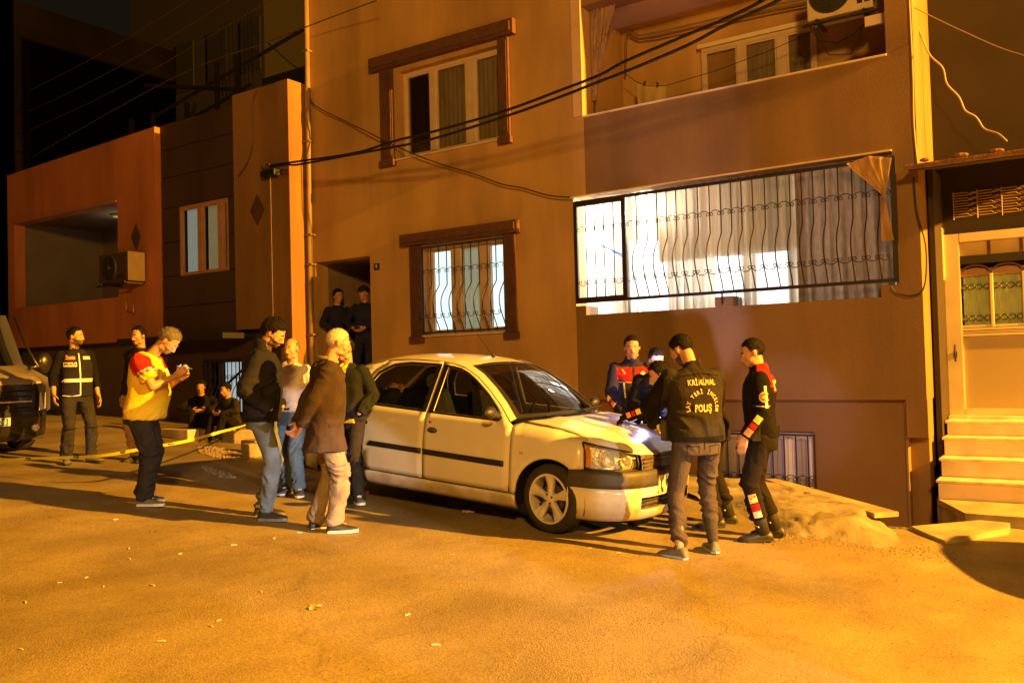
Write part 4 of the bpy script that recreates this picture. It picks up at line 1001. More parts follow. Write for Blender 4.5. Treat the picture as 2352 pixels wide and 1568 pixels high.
    def bump(zs, offs, name, mt, skip=None, parent=c):
        n = len(BP) - 1; V = []; F = []; nu = n * 3
        def pt(u):
            k = u * n; i = min(n - 1, int(k)); t = k - i
            p0, p1, p2, p3 = [Vector(BP[max(0, min(n, j))]) for j in (i - 1, i, i + 1, i + 2)]
            return .5 * ((2 * p1) + (p2 - p0) * t + (2 * p0 - 5 * p1 + 4 * p2 - p3) * t * t + (3 * p1 - p0 - 3 * p2 + p3) * t ** 3)
        for z, o in zip(zs, offs):
            for k in range(nu + 1):
                p = pt(k / nu); d = pt(min(1, k / nu + .02)) - pt(max(0, k / nu - .02)); nrm = Vector((-d.y, d.x)).normalized()
                if nrm.x < -.2 or nrm.dot(Vector((p.x - .0, p.y))) < 0: nrm = -nrm
                V.append((p.x + nrm.x * o, p.y + nrm.y * o, z))
        for j in range(len(zs) - 1):
            for k in range(nu):
                if skip and skip(pt((k + .5) / nu).y, (zs[j] + zs[j + 1]) / 2): continue
                F.append((j * (nu + 1) + k, j * (nu + 1) + k + 1, (j + 1) * (nu + 1) + k + 1, (j + 1) * (nu + 1) + k))
        use = sorted({i for q in F for i in q}); mp_ = {a: b_ for b_, a in enumerate(use)}
        return meshob(name, [V[i] for i in use], [tuple(mp_[i] for i in q) for q in F], mt, parent, smooth=True)
    bump([.455, .462, .50, .56, .60, .607], [.014, .022, .022, .014, .004, -.02], 'bumper_insert', M_plast)
    wbp = bump([.17, .175, .21, .27, .272, .375, .377, .41, .455, .460], [-.05, -.02, .002, .016, .017, .022, .022, .026, .026, .0], 'bumper', M_paint, skip=lambda y, z: abs(y) < .50 and .27 < z < .376)
    bump([.26, .39], [-.05, -.05], 'bumper_vent', M_damage, skip=lambda y, z: abs(y) > .56, parent=wbp)
    for k in range(3): MB().tube([(.70, -.5, .29 + .035 * k), (.73, 0, .29 + .035 * k), (.70, .5, .29 + .035 * k)], .006, 5).build('vent_bar', M_blacktrim, wbp)
    bump([.60, .66, .735], [-.035, -.04, -.06], 'grille', M_damage, skip=lambda y, z: abs(y) > .44)
    for k in range(3): MB().tube([(.70, -.40, .63 + .035 * k), (.725, 0, .63 + .035 * k), (.70, .40, .63 + .035 * k)], .008, 5).build('grille_bar', M_plast, c)
    npb = bx('number_plate', .775, .785, -.26, .26, .44, .55, M_white, c, .003)
    # rear glass, boot, rear panel, floor
    grid('rear_window', lambda u, v: (-2.64 - .46 * v - .03 * (1 - (2 * u - 1) ** 2), (2 * u - 1) * (.53 + .06 * v), 1.365 + .045 * (1 - (2 * u - 1) ** 2) * (1 - v) - .33 * v), 10, 6, M_cglass, c)
    grid('boot_lid', lambda u, v: (-3.10 - .33 * v - .04 * (1 - (2 * u - 1) ** 2) * v, (2 * u - 1) * (.72 - .08 * v), 1.03 + .02 * (1 - (2 * u - 1) ** 2) - .02 * v), 10, 4, M_paint, c)
    grid('rear_panel', lambda u, v: (-3.43 - .05 * (1 - (2 * u - 1) ** 2), (2 * u - 1) * (.66 + .02 * v), 1.01 - .40 * v), 10, 4, M_paint, c)
    grid('rear_bumper', lambda u, v: (-3.46 - .07 * (1 - (2 * u - 1) ** 4), (2 * u - 1) * .70, .62 - .44 * v), 12, 4, M_paint, c)
    bx('floor_pan', -3.4, .30, -.72, .72, .17, .23, M_blacktrim, c)
    bx('dashboard', -.72, -.40, -.66, .66, .62, .93, M_blacktrim, c, .03)
    bx('rear_seat', -2.55, -2.35, -.6, .6, .45, 1.08, M_seat, c, .04)
    MB().tube([(-.92 + .02 * math.sin(k * PI / 8), .36 + .18 * math.cos(k * PI / 8), .92 + .17 * math.sin(k * PI / 8)) for k in range(17)], .014, 6, cap=False).build('steering_wheel', M_blacktrim, c, smooth=True)
    bx('inner_bulkhead', .2, .24, -.70, .70, .22, .72, M_blacktrim, c)
    return c
CAR = build_car('parked_car', 'dusty white saloon car with a broken front bumper and blackened bumper insert', (-4.06, 7.46, -1.51), (0, R(4.2), R(-1.7)))
# torn bits at the nose
dm = MB(); rd_ = random.Random(8)
for k in range(26):
    a = Vector((rd_.uniform(.60, .74), rd_.uniform(-.40, .45), rd_.uniform(.26, .62))); d = Vector((rd_.uniform(-.02, .06), rd_.uniform(-.12, .12), rd_.uniform(-.06, .06)))
    dm.tube([a, a + d, a + d * 1.4 + Vector((0, 0, -.04))], [.012, .008, .004], 4)
dm.build('crumpled_part', M_damage, CAR)

# ---- police van at the left edge: nose towards the right
def build_van():
    v = thing('parked_van', 'white and dark van with a blue number plate, cut by the left edge', 'van', (-12.0, 5.62, gz(-12, 5.62)), (0, R(3.2), 0))
    zz = 0
    PL = [(0, 0), (-.02, .40), (-.07, .66), (-.18, .84), (-.45, .93), (-4.6, .95)]
    ZL = [(.22, -.02), (.30, .0), (.50, .0), (.52, .02), (.62, .0), (.98, -.07), (1.08, -.25), (1.16, -.55)]
    def ring(y_i, z, off): x, y = PL[y_i]; return (x + off, y * (1 - .02 * max(0, z - .9)), z)
    pts = []
    def nose(zs, name, mt, ymax=5, ymin=0):
        V = []; idx = list(range(ymin, ymax + 1)); F = []
        for z, off in zs:
            row = [ring(i, z, off) for i in idx]; row = [(a, -b_, c_) for a, b_, c_ in row[::-1]][: len(idx) - (1 if ymin == 0 else 0)] + row
            V += row
        n = len(V) // len(zs)
        for j in range(len(zs) - 1):
            for k in range(n - 1):
                if ymin > 0 and k == len(idx) - 1: continue
                F.append((j * n + k, j * n + k + 1, (j + 1) * n + k + 1, (j + 1) * n + k))
        return meshob(name, V, F, mt, v, smooth=True)
    M_vpaint = mat('van_paint', (.30, .26, .22), .3, .15, 3, coat=.6)
    M_vwhite = mat('van_white', (.78, .76, .72), .3, .05, 3, coat=.6)
    M_vblack = mat('van_black', (.022, .020, .018), .3, .3, 6, coat=.3)
    nose([(.22, -.03), (.26, .03), (.34, .05), (.50, .06), (.53, .07), (.60, .05)], 'bumper', M_vblack)
    nose([(.60, .02), (.80, .0), (.96, -.05)], 'front_panel', M_vblack)
    nose([(.96, -.05), (1.00, -.09), (1.07, -.26), (1.13, -.52), (1.18, -.80)], 'bonnet', M_vpaint)
    nose([(1.18, -.84), (1.5, -1.10), (1.85, -1.32), (1.93, -1.45)], 'windscreen', glass('van_glass', (.12, .13, .13), .03, .10))
    nose([(1.93, -1.45), (1.98, -1.7), (2.0, -4.6)], 'roof', M_vwhite)
    for s in (-1, 1):
        V = [(-1.0 - .0, s * .955, .25), (-4.6, s * .955, .25), (-4.6, s * .94, 1.9), (-1.45, s * .93, 1.9), (-.95, s * .94, 1.2), (-.20, s * .935, 1.02), (-.20, s * .94, .60)]
        meshob('side_panel', V, [tuple(range(7))], M_vwhite, v)
        MB().tube([(-.50, s * .925, 1.17), (-.86, s * .925, 1.48), (-1.15, s * .90, 1.88)], .016, 6).build('pillar', M_vblack, v, smooth=True)
        hl_ = MB()
        def q(u, w):
            k = u * 2; i = 2 if k < 1 else 3; t = k - (0 if k < 1 else 1)
            x = PL[i][0] * (1 - t) + PL[i + 1][0] * t; y = PL[i][1] * (1 - t) + PL[i + 1][1] * t
            return (x + .035 - .05 * w, s * y, .60 + (.40 - .06 * u) * w + .02 * u)
        ho = grid('headlight', lambda u, w: tuple(Vector(q(u, w)) - Vector((.03, s * .02, 0))), 8, 6, mat('van_reflector', (.85, .83, .78), .3, .3, 9, metal=.1), v)
        grid('lens', q, 8, 6, M_lens, ho)
        # bright inner lamp cones
        for a0 in (.18, .48):
            meshob('lamp_bowl', [tuple(Vector(q(a0 - .13, .02)) + Vector((.045, 0, 0))), tuple(Vector(q(a0 + .15, .02)) + Vector((.045, 0, 0))), tuple(Vector(q(a0 + .05, .62)) + Vector((.045, 0, 0))), tuple(Vector(q(a0 - .03, .62)) + Vector((.045, 0, 0)))], [(0, 1, 2, 3)], M_vwhite, ho)
        m_ = MB().ell((-.72, s * 1.12, 1.22), (.07, .12, .15), 14, 10).cap((-.74, s * .93, 1.15), (-.72, s * 1.05, 1.18), .03, .03); m_.build('door_mirror', M_vblack, v, smooth=True)
        w = wheel(v, -.72, s * .80, s, 0)
        w2 = wheel(v, -3.9, s * .80, s, 0)
        MB().lathe([(.05, .0), (.045, -.03), (0, -.03)], (1, 0, 0), (.035, s * .62, .38), 14).build('fog_lamp', M_chrome, v)
    for k in range(4): MB().tube([(.005 - .012 * k, -.58, .66 + .075 * k), (.025 - .012 * k, 0, .66 + .075 * k), (.005 - .012 * k, .58, .66 + .075 * k)], .011, 6).build('grille_bar', M_chrome if k == 1 else M_blacktrim, v)
    np_ = bx('number_plate', .075, .085, -.265, .265, .43, .54, mat('plate_white', (.72, .72, .72), .4), v, .003)
    bx('plate_field', .086, .088, -.26, .235, .435, .535, mat('plate_blue_field', (.06, .22, .62), .4), np_)
    V, F = text_mesh('24', .10, .001, .003)
    meshob('plate_number', [(.0895 + v_.z * .5, .16 + v_.x, .485 + v_.y) for v_ in V], F, mat('plate_digits', (.8, .8, .8), .4), np_)
    bx('under_tray', -4.5, -.1, -.8, .8, .2, .26, M_blacktrim, v)
    bx('white_corner_decal', -.10, -.05, -.1, .0, 1.02, 1.03, M_vwhite, v)
    return v
build_van()
# ------------------------------------------------------------------ people
M_skin = mat('skin', (.50, .28, .18), .5, .12, 14, .1, 60)
M_skin2 = mat('skin_darker', (.40, .21, .13), .5, .12, 14, .1, 60)
M_hair = mat('hair_black', (.008, .006, .005), .7, .4, 60, .9, 70, spec=.2)
M_hairg = mat('hair_grey', (.16, .14, .12), .6, .4, 60, .6, 90)
M_hairw = mat('hair_white', (.62, .58, .50), .65, .25, 60, .5, 90)
M_stubble = mat('stubble', (.085, .045, .03), .7, .4, 60)
M_stubg = mat('stubble_grey', (.26, .19, .15), .7, .3, 60)
M_eye = mat('eye', (.55, .52, .48), .25, .1, 4); M_iris = mat('iris', (.02, .012, .01), .2, .1, 4)
M_lip = mat('lip', (.32, .13, .10), .5, .1, 10)
def fabric(name, col, var=.25, rough=.9, scale=9, bump=.5, **k): return mat(name, col, rough, var, scale, bump, 120, spec=.12, **k)
F_black = fabric('cloth_black', (.010, .009, .011)); F_navy = fabric('cloth_navy', (.028, .032, .10)); F_char = fabric('cloth_charcoal', (.030, .026, .026))
F_jean = fabric('denim', (.13, .20, .34), .35, scale=5); F_jean2 = fabric('denim_grey', (.16, .20, .27), .4, scale=5)
F_coat = fabric('coat_brown', (.058, .040, .033)); F_beige = fabric('trouser_beige', (.31, .25, .19)); F_white = fabric('shirt_white', (.72, .66, .70), .08)
F_yellow = fabric('tee_yellow', (.80, .56, .03), .1); F_red = fabric('cloth_red', (.50, .025, .03), .15); F_grey = fabric('cloth_grey', (.10, .10, .10)); F_vest = fabric('vest_navy', (.022, .022, .034)); F_pants = fabric('trouser_grey', (.036, .032, .030)); F_tan = fabric('trouser_tan', (.42, .28, .18)); F_blk2 = fabric('trouser_black', (.018, .014, .012))
M_shoe = mat('shoe_black', (.03, .027, .025), .5, .3, 12); M_shoeg = mat('shoe_grey', (.16, .15, .14), .7, .3, 12); M_sole = mat('sole_white', (.70, .68, .62), .6, .1, 9); M_soleb = mat('sole_black', (.02, .02, .02), .7)
M_cover = mat('plastic_cover', (.35, .50, .66), .35, .35, 9)
M_refl_y = mat('reflective_yellow', (.85, .72, .28), .35, .2, 20); M_refl_w = mat('reflective_silver', (.80, .76, .68), .35, .15, 20); M_refl_o = mat('reflective_orange', (.80, .30, .12), .35, .2, 20)
M_gold = mat('letter_gold', (.62, .50, .24), .5, .1, 9)
M_glove = fabric('glove_black', (.012, .012, .014)); M_badge = mat('badge_gold', (.62, .36, .14), .5, .4, 60); M_badge2 = mat('badge_dark', (.15, .06, .04), .6, .2, 30)
def remesh(verts, faces, vox, smooth=5, fac=.6):
    me = bpy.data.meshes.new('tmp'); me.from_pydata([tuple(v) for v in verts], [], faces)
    o = bpy.data.objects.new('tmp', me); COL.objects.link(o)
    a = o.modifiers.new('r', 'REMESH'); a.mode = 'VOXEL'; a.voxel_size = vox; a.use_smooth_shade = True
    if smooth: s = o.modifiers.new('s', 'SMOOTH'); s.iterations = smooth; s.factor = fac
    dg = bpy.context.evaluated_depsgraph_get(); m2 = bpy.data.meshes.new_from_object(o.evaluated_get(dg))
    bpy.data.objects.remove(o); bpy.data.meshes.remove(me)
    for p in m2.polygons: p.use_smooth = True
    return m2
def wrinkle(me, amp, scale=(9, 9, 9), seed=0, ridge=True, where=None):
    me.update()
    N = [v.normal.copy() for v in me.vertices]; sc_ = Vector(scale) * .8; off = Vector((seed * 3.7, seed * 1.3, seed * 2.1))
    fine = scale[0] > 15
    for v, n in zip(me.vertices, N):
        c = v.co
        wv = noise.noise(c * 3.0 + off); q = Vector((c.x * sc_.x + wv, c.y * sc_.y + wv, c.z * sc_.z + 2.4 * wv + 1.6 * c.x * sc_.x)) + off
        m = max(0, min(1, .55 + 1.6 * noise.noise(c * 4.2 - off)))
        h = 1 - abs(noise.noise(q)) * 3.4
        h = (max(-.6, h)) * m
        v.co += n * (amp * (.3 if fine else 1.15) * h * (where(c) if where else 1))
    me.update()
def ik(a, c, l1, l2, hint):
    a = Vector(a); c = Vector(c); d = c - a; L = min(d.length, (l1 + l2) * .995); d.normalize(); c = a + d * L
    x = (l1 * l1 - l2 * l2 + L * L) / (2 * L); h = math.sqrt(max(0, l1 * l1 - x * x))
    hv = Vector(hint); hv = hv - d * hv.dot(d)
    if hv.length < 1e-4: hv = Vector((0, 1, 0))
    hv.normalize(); return a + d * x + hv * h, c
def superring(b, rings, n=20, tf=None):
    V = []; F = []
    for (cx, cy, z, rx, ryf, ryb) in rings:
        for k in range(n):
            a = 2 * PI * k / n; ca, sa = math.cos(a), math.sin(a)
            e = .82
            x = math.copysign(abs(ca) ** e, ca) * rx; y = math.copysign(abs(sa) ** e, sa) * (ryf if sa > 0 else ryb)
            p = Vector((cx + x, cy + y, z)); V.append(tf(p) if tf else p)
    for j in range(len(rings) - 1):
        for k in range(n):
            k2 = (k + 1) % n; F.append((j * n + k, j * n + k2, (j + 1) * n + k2, (j + 1) * n + k))
    F += [tuple(range(n))[::-1], tuple(range((len(rings) - 1) * n, len(rings) * n))]
    b.add(V, F)
def hand(b, wrist, d, palm_n, side, curl=.5, s=1.0, spread=.08):
    """d: direction of the hand, palm_n: direction the palm faces, side: +1 right -1 left"""
    d = Vector(d).normalized(); pn = Vector(palm_n); pn = (pn - d * pn.dot(d)).normalized(); lat = d.cross(pn) * side   # thumb side
    w = Vector(wrist)
    for q in (-.028, -.009, .010, .028):                      # palm
        b.cap(w + lat * q * .7 * s, w + d * .085 * s + lat * q * s, .019 * s, .0155 * s, 8)
    L = [(.030, .040, .024, .020), (.011, .045, .028, .022), (-.009, .042, .026, .021), (-.028, .032, .020, .018)]
    for q, a1, a2, a3 in L:
        p = w + d * .088 * s + lat * q * s; ang = curl * .5; dd = (d + lat * q * spread * 20 * .3)
        dd.normalize(); r = .0100 * s
        for k, l in enumerate((a1, a2, a3)):
            v = dd * math.cos(ang) + pn * math.sin(ang); e = p + v * l * s
            b.cap(p, e, r, r * .9, 7); p = e; r *= .9; ang += curl * .75
    p = w + d * .025 * s + lat * .028 * s; v = (d * .65 + lat * .65 + pn * .35).normalized(); e = p + v * .042 * s; b.cap(p, e, .0135 * s, .0115 * s, 7)
    v2 = (d * .85 + lat * .1 + pn * (.3 + curl * .4)).normalized(); e2 = e + v2 * .034 * s; b.cap(e, e2, .0115 * s, .0095 * s, 7); b.cap(e2, e2 + v2 * .018 * s, .0095 * s, .008 * s, 7)
    return w + d * .08 * s
class Person:
    def __init__(s, label, x, y, head, H=1.75, lean=0, twist=0, hyaw=0, hpitch=0, hroll=0, arms=None, legs=None, belly=0, skin=None, base=None, hipz=None, side_lean=0, width=1.0, hands=(.5, .5), palm=None, gloves=False, head_fwd=0, pocket=''):
        s.root = thing('person', label, 'person', (x, y, gz(x, y) if base is None else base), (0, 0, math.atan2(head[1], head[0]) - PI / 2)); s.root.scale = (H / 1.75,) * 3
        s.lean = R(lean); s.sl = R(side_lean); s.tw = R(twist); s.belly = belly; s.w = width; hz = hipz or .93; s.dz = hz - .93
        s.skin = skin or M_skin
        s.pelvis = Vector((0, 0, .95 + s.dz))
        legs = legs or {}; arms = arms or {}
        s.leg = {}
        for sd, nm in ((1, 'R'), (-1, 'L')):
            an = legs.get(nm, ((sd * .12, 0, .09), 0)); foot = an[1]; ank = Vector(an[0]); hip = Vector((sd * .095 * width, 0, .92 + s.dz))
            kn, ank = ik(hip, ank, .43, .425, an[2] if len(an) > 2 else (sd * .1, 1, 0)); s.leg[nm] = (hip, kn, ank, foot)
        s.sh = {}; s.arm = {}
        for sd, nm in ((1, 'R'), (-1, 'L')):
            sh = s.T(Vector((sd * .178 * width, -.005, 1.402)))
            t = arms.get(nm, ((sd * .27, .05, .82), (sd * .5, -1, 0)))
            el, wr = ik(sh, t[0], .285, .262, t[1]); s.arm[nm] = (sh, el, wr, sd)
        s.neck = s.T(Vector((0, -.015, 1.47))); 
        hr = Matrix.Rotation(R(hyaw), 4, 'Z') @ Matrix.Rotation(-R(hpitch + 7), 4, 'X') @ Matrix.Rotation(R(hroll), 4, 'Y')
        top = s.T(Vector((0, .012 + head_fwd, 1.545))); s.hm = Matrix.Translation(top) @ hr; s.body_done = False
        s.hands = hands; s.palm = palm or {}; s.gloves = gloves; s.pocket = pocket
        s._body()
    def world(s, p):
        r = s.root; return Vector(r.location) + Matrix.Rotation(r.rotation_euler.z, 3, 'Z') @ (Vector(p) * r.scale.x)
    def T(s, p):                # bend the trunk above the pelvis
        p = Vector(p); p.z += s.dz; t = max(0, min(1, (p.z - s.dz - .90) / .28)); t = t * t * (3 - 2 * t)
        q = p - s.pelvis; q = Matrix.Rotation(s.tw * t, 3, 'Z') @ q
        q = Matrix.Rotation(-s.lean * t, 3, 'X') @ q; q = Matrix.Rotation(s.sl * t, 3, 'Y') @ q
        return s.pelvis + q
    def H(s, p): return s.hm @ (Vector(p))
    def _head(s, b):
        E = lambda c, r, n=16, l=12: b.ell(s.H(c), r, n, l, rot=s.hm.to_3x3())
        E((0, -.010, .135), (.076, .096, .086)); E((0, .022, .062), (.060, .070, .082)); E((0, .066, .008), (.028, .022, .022)); E((0, .030, .095), (.067, .072, .05))
        b.cap(s.H((0, .092, .098)), s.H((0, .109, .064)), .010, .0125, 8); b.cap(s.H((-.012, .098, .056)), s.H((.012, .098, .056)), .010, .010, 8)
        b.cap(s.H((-.036, .076, .118)), s.H((.036, .076, .118)), .013, .013, 8)
        for q in (-1, 1):
            E((q * .040, .052, .062), (.026, .026, .028), 10, 8); E((q * .048, .015, .015), (.02, .035, .02), 10, 8)
            E((q * .079, -.008, .088), (.010, .020, .032), 10, 8)
        b.cap(s.H((-.018, .085, .033)), s.H((.018, .085, .033)), .009, .009, 8); b.cap(s.H((-.014, .083, .022)), s.H((.014, .083, .022)), .009, .009, 8)
        b.cap(s.neck - Vector((0, 0, .06)), s.H((0, -.022, .055)), .062, .056, 12)
    def _body(s):
        b = MB(); s._head(b)
        w = s.w; rg = [(0, 0, .80, .150 * w, .10, .11), (0, 0, .90, .155 * w, .105, .11), (0, .01, 1.0, .14 * w, .10 + s.belly * .8, .09), (0, .01, 1.12, .14 * w, .10 + s.belly, .09), (0, 0, 1.25, .155 * w, .105 + s.belly * .3, .10), (0, 0, 1.36, .165 * w, .10, .10), (0, -.01, 1.43, .13 * w, .075, .08), (0, -.01, 1.48, .06, .055, .055)]
        superring(b, rg, 20, s.T)
        for nm in 'RL':
            sh, el, wr, sd = s.arm[nm]; b.cap(sh, el, .050, .042, 10); b.cap(el, wr, .042, .027, 10)
            dr = (wr - el).normalized(); pn = s.palm.get(nm, Vector((-sd, .2, 0)))
            if not s.gloves and nm not in s.pocket: hand(b, wr, s.palm.get(nm + 'd', dr), pn, sd, s.hands[0 if nm == 'R' else 1])
            hip, kn, an, ft = s.leg[nm]; b.cap(hip, kn, .075, .05, 10); b.cap(kn, an, .05, .036, 10)
        me = remesh(b.v, b.f, .0085, 2, .5); me.name = 'body'; me.materials.append(s.skin)
        s.body = bpy.data.objects.new('body', me); link(s.body, s.root)
        for q in (-1, 1):
            e = MB().ell(s.H((q * .031, .083, .099)), (.0125, .010, .009), 12, 8, rot=s.hm.to_3x3()).build('eye', M_eye, s.root, smooth=True)
            MB().ell(s.H((q * .031, .0915, .098)), (.0058, .003, .006), 8, 6, rot=s.hm.to_3x3()).build('iris', M_iris, e, smooth=True)
        MB().cap(s.H((-.018, .0945, .028)), s.H((.018, .0945, .028)), .0035, .0035, 6).build('lips', M_lip, s.root, smooth=True)
    def brows(s, m=None):
        for q in (-1, 1): MB().tube([s.H((q * .014, .0925, .119)), s.H((q * .032, .092, .124)), s.H((q * .050, .080, .117))], [.0035, .0045, .002], 6).build('eyebrow', m or M_hair, s.root, smooth=True)
        return s
    def hair(s, m=None, vol=.010, front=.178, bald=0, sidez=.075, backz=.035, seed=0):
        m = m or M_hair; V = []; F = []; K = []; n, l = 56, 40
        def lim(p):
            if p.y > .045: return front - .012 * abs(p.x) / .06
            if p.y > .0: return sidez + (front - .012 - sidez) * max(0, p.y / .045) ** 1.5
            if p.y > -.035: return sidez + .030
            return backz
        for i in range(l + 1):
            th = PI * i / l * .82
            for k in range(n):
                a = 2 * PI * k / n; d = Vector((math.sin(th) * math.cos(a), math.sin(th) * math.sin(a), math.cos(th)))
                p0 = Vector((0, -.012, .132)) + Vector((d.x * .0775, d.y * .098, d.z * .0875)); t = max(0, min(1, (p0.z - lim(p0)) / .030))
                bb = vol * t ** .6 * (1 + .35 * noise.noise(d * 5 + Vector((seed, 0, 0))) + .45 * noise.noise(d * 17)) + .0015
                V.append(s.H(p0 + d * bb)); K.append(p0.z > lim(p0) + .003 * noise.noise(p0 * 70) and not (bald and d.z > .50 and p0.y > -.06))
        for i in range(l):
            for k in range(n):
                q = (i * n + k, i * n + (k + 1) % n, (i + 1) * n + (k + 1) % n, (i + 1) * n + k)
                if all(K[j] for j in q): F.append(q[::-1])
        rh = random.Random(seed + 5); F0_ = list(F); nV = len(V); c0 = s.H((0, -.012, .125))
        for _ in range(1700 if F0_ else 0):                    # short loose strands break the outline
            q = F0_[rh.randrange(len(F0_))]; a, b_ = rh.random(), rh.random()
            p = V[q[0]].lerp(V[q[1]], a).lerp(V[q[3]].lerp(V[q[2]], a), b_)
            nn_ = (p - c0).normalized(); sw = s.hm.to_3x3() @ Vector((rh.uniform(-.5, .5), -.6 + rh.uniform(-.5, .5), rh.uniform(-.6, .2))); d = (nn_ * .55 + sw * .6).normalized()
            w = nn_.cross(d).normalized() * .0011; ln_ = (.006 + vol * .65) * rh.uniform(.5, 1.2); k = len(V)
            V += [p - w, p + w, p + d * ln_]; F.append((k, k + 1, k + 2))
        o = meshob('hair', V, F, m, s.root, smooth=True)
        bm = bmesh.new(); bm.from_mesh(o.data); bmesh.ops.delete(bm, geom=[v for v in bm.verts if not v.link_faces], context='VERTS'); bm.to_mesh(o.data); bm.free()
        return s
    def beard(s, m=None, off=.004):
        me = s.body.data; me.materials.append(m or M_stubble); inv = s.hm.inverted()
        for p in me.polygons:
            q = inv @ p.center; n_ = .006 * noise.noise(q * 60)
            if -.055 < q.z < .052 + n_ + .35 * max(0, .05 - q.y) and q.y > .012 - .1 * q.z and q.length < .16 and not (abs(q.x) < .02 and .018 < q.z < .036): p.material_index = 1
        return s
    def moustache(s, m=None):
        MB().tube([s.H((-.030, .082, .038)), s.H((-.012, .101, .047)), s.H((0, .105, .049)), s.H((.012, .101, .047)), s.H((.030, .082, .038))], [.003, .007, .006, .007, .003], 6).build('moustache', m or M_hairg, s.root, smooth=True); return s
    def cap_(s, m=None):
        m = m or F_black; b = MB(); V = []
        b.ell(s.H((0, -.012, .165)), (.092, .112, .062), 20, 10, rot=s.hm.to_3x3()); c = b.build('cap', m, s.root, smooth=True)
        MB().prism([s.H((-.07, .07, .155)), s.H((-.045, .15, .145)), s.H((0, .165, .145)), s.H((.045, .15, .145)), s.H((.07, .07, .155))], s.hm.to_3x3() @ Vector((0, 0, -.008))).build('peak', m, c); return s
    def top(s, name, m, zb=.86, sleeve=1.0, loose=.022, belly=0, collar=.0, seed=0, vox=.0105, wr=.010, flare=0, puff=0, mats=None, hem=None):
        b = MB(); w = s.w; k = loose; be = s.belly + belly
        rg = [(0, 0, zb, .158 * w + k + flare, .105 + k + flare + be * .5, .112 + k + flare), (0, 0, (zb + 1.0) / 2, .158 * w + k + flare * .7, .106 + k + be * .8, .11 + k), (0, .01, 1.02, .150 * w + k + puff, .105 + k + be, .095 + k + puff), (0, .01, 1.13, .150 * w + k + puff, .108 + k + be * .9, .098 + k + puff), (0, 0, 1.25, .162 * w + k + puff, .112 + k + be * .4, .108 + k + puff), (0, 0, 1.36, .176 * w + k, .105 + k, .108 + k), (0, -.01, 1.42, .165 * w + k * .6, .082 + k, .088 + k), (0, -.012, 1.462, .095 * w, .066 + k * .6, .07 + k * .6), (0, -.014, 1.485, .068, .062, .062)]
        superring(b, rg, 24, s.T)
        for nm in 'RL':
            sh, el, wr_, sd = s.arm[nm]; rs = .055 + k * .62
            b.cap(sh + Vector((0, 0, .0)), sh.lerp(el, .5), rs, rs * .93, 12); 
            if sleeve > .5:
                b.cap(sh.lerp(el, .5), el, rs * .93, .047 + k * .7, 12); e = el.lerp(wr_, min(1, (sleeve - .5) * 2)); d = (wr_ - el).normalized()
                b.tube([el - d * .02, el.lerp(e, .5), e - d * .006], [.048 + k * .7, .044 + k * .55, .036 + k * .55], 12)
                b.ell(el, (.047 + k * .7,) * 3, 12, 8)
            else:
                e = sh.lerp(el, sleeve * 2); b.tube([sh, sh.lerp(el, sleeve), e], [rs, rs * 1.02, rs * 1.05], 12)
        if collar:
            n_ = 16; V = []
            b.tube([s.T((0, -.016, 1.46)), s.T((0, -.012, 1.50)), s.T((0, -.008, 1.50 + collar))], [.085, .076, .074], 14)
        me = remesh(b.v, b.f, vox, 3, .5); me.name = name
        T_inv = s.dz
        wrinkle(me, wr, (8, 8, 15), seed, True)
        wrinkle(me, wr * .5, (22, 22, 30), seed + 1, True)
        o = bpy.data.objects.new(name, me); link(o, s.root); me.materials.append(m)
        if mats:                                      # (material, test(local co)) colour blocks sewn into the garment
            for i, (mm, test) in enumerate(mats): me.materials.append(mm)
            for p in me.polygons:
                for i, (mm, test) in enumerate(mats):
                    if test(p.center): p.material_index = i + 1
        setattr(s, 'g_' + name, o); return o
    def trousers(s, m, top=1.0, loose=.018, hem=.012, hz=None, seed=3, tight=0, wr=.008, break_=.0, boots=None):
        b = MB(); k = loose; w = s.w
        rg = [(0, 0, .79, .150 * w + k, .10 + k, .112 + k), (0, 0, .86, .158 * w + k, .104 + k, .116 + k), (0, 0, .93, .155 * w + k, .102 + k + s.belly * .3, .110 + k), (0, 0, top, .148 * w + k, .098 + k + s.belly * .6, .098 + k)]
        superring(b, rg, 22, s.T)
        for nm in 'RL':
            hip, kn, an, ft = s.leg[nm]; d = (an - kn).normalized(); a2 = an - d * .0 if boots is None else kn.lerp(an, boots)
            b.cap(hip + Vector((0, 0, -.02)), kn, .086 + k * .8, .060 + k * .8, 14); b.tube([kn - d * .01, kn.lerp(a2, .35), kn.lerp(a2, .8), a2 + d * .012], [.060 + k * .8, .058 + k * .8, .045 + k * 1.0 + hem * .5, .044 + k + hem], 14)
        me = remesh(b.v, b.f, .0105, 3, .5); me.name = 'trousers'
        wrinkle(me, wr, (9, 9, 19), seed, True, lambda c: .5 + .8 * (c.z < .62) + .6 * (c.z < .25)); wrinkle(me, wr * .5, (20, 20, 34), seed + 2, True)
        o = bpy.data.objects.new('trousers', me); link(o, s.root); me.materials.append(m); s.g_tr = o; return o
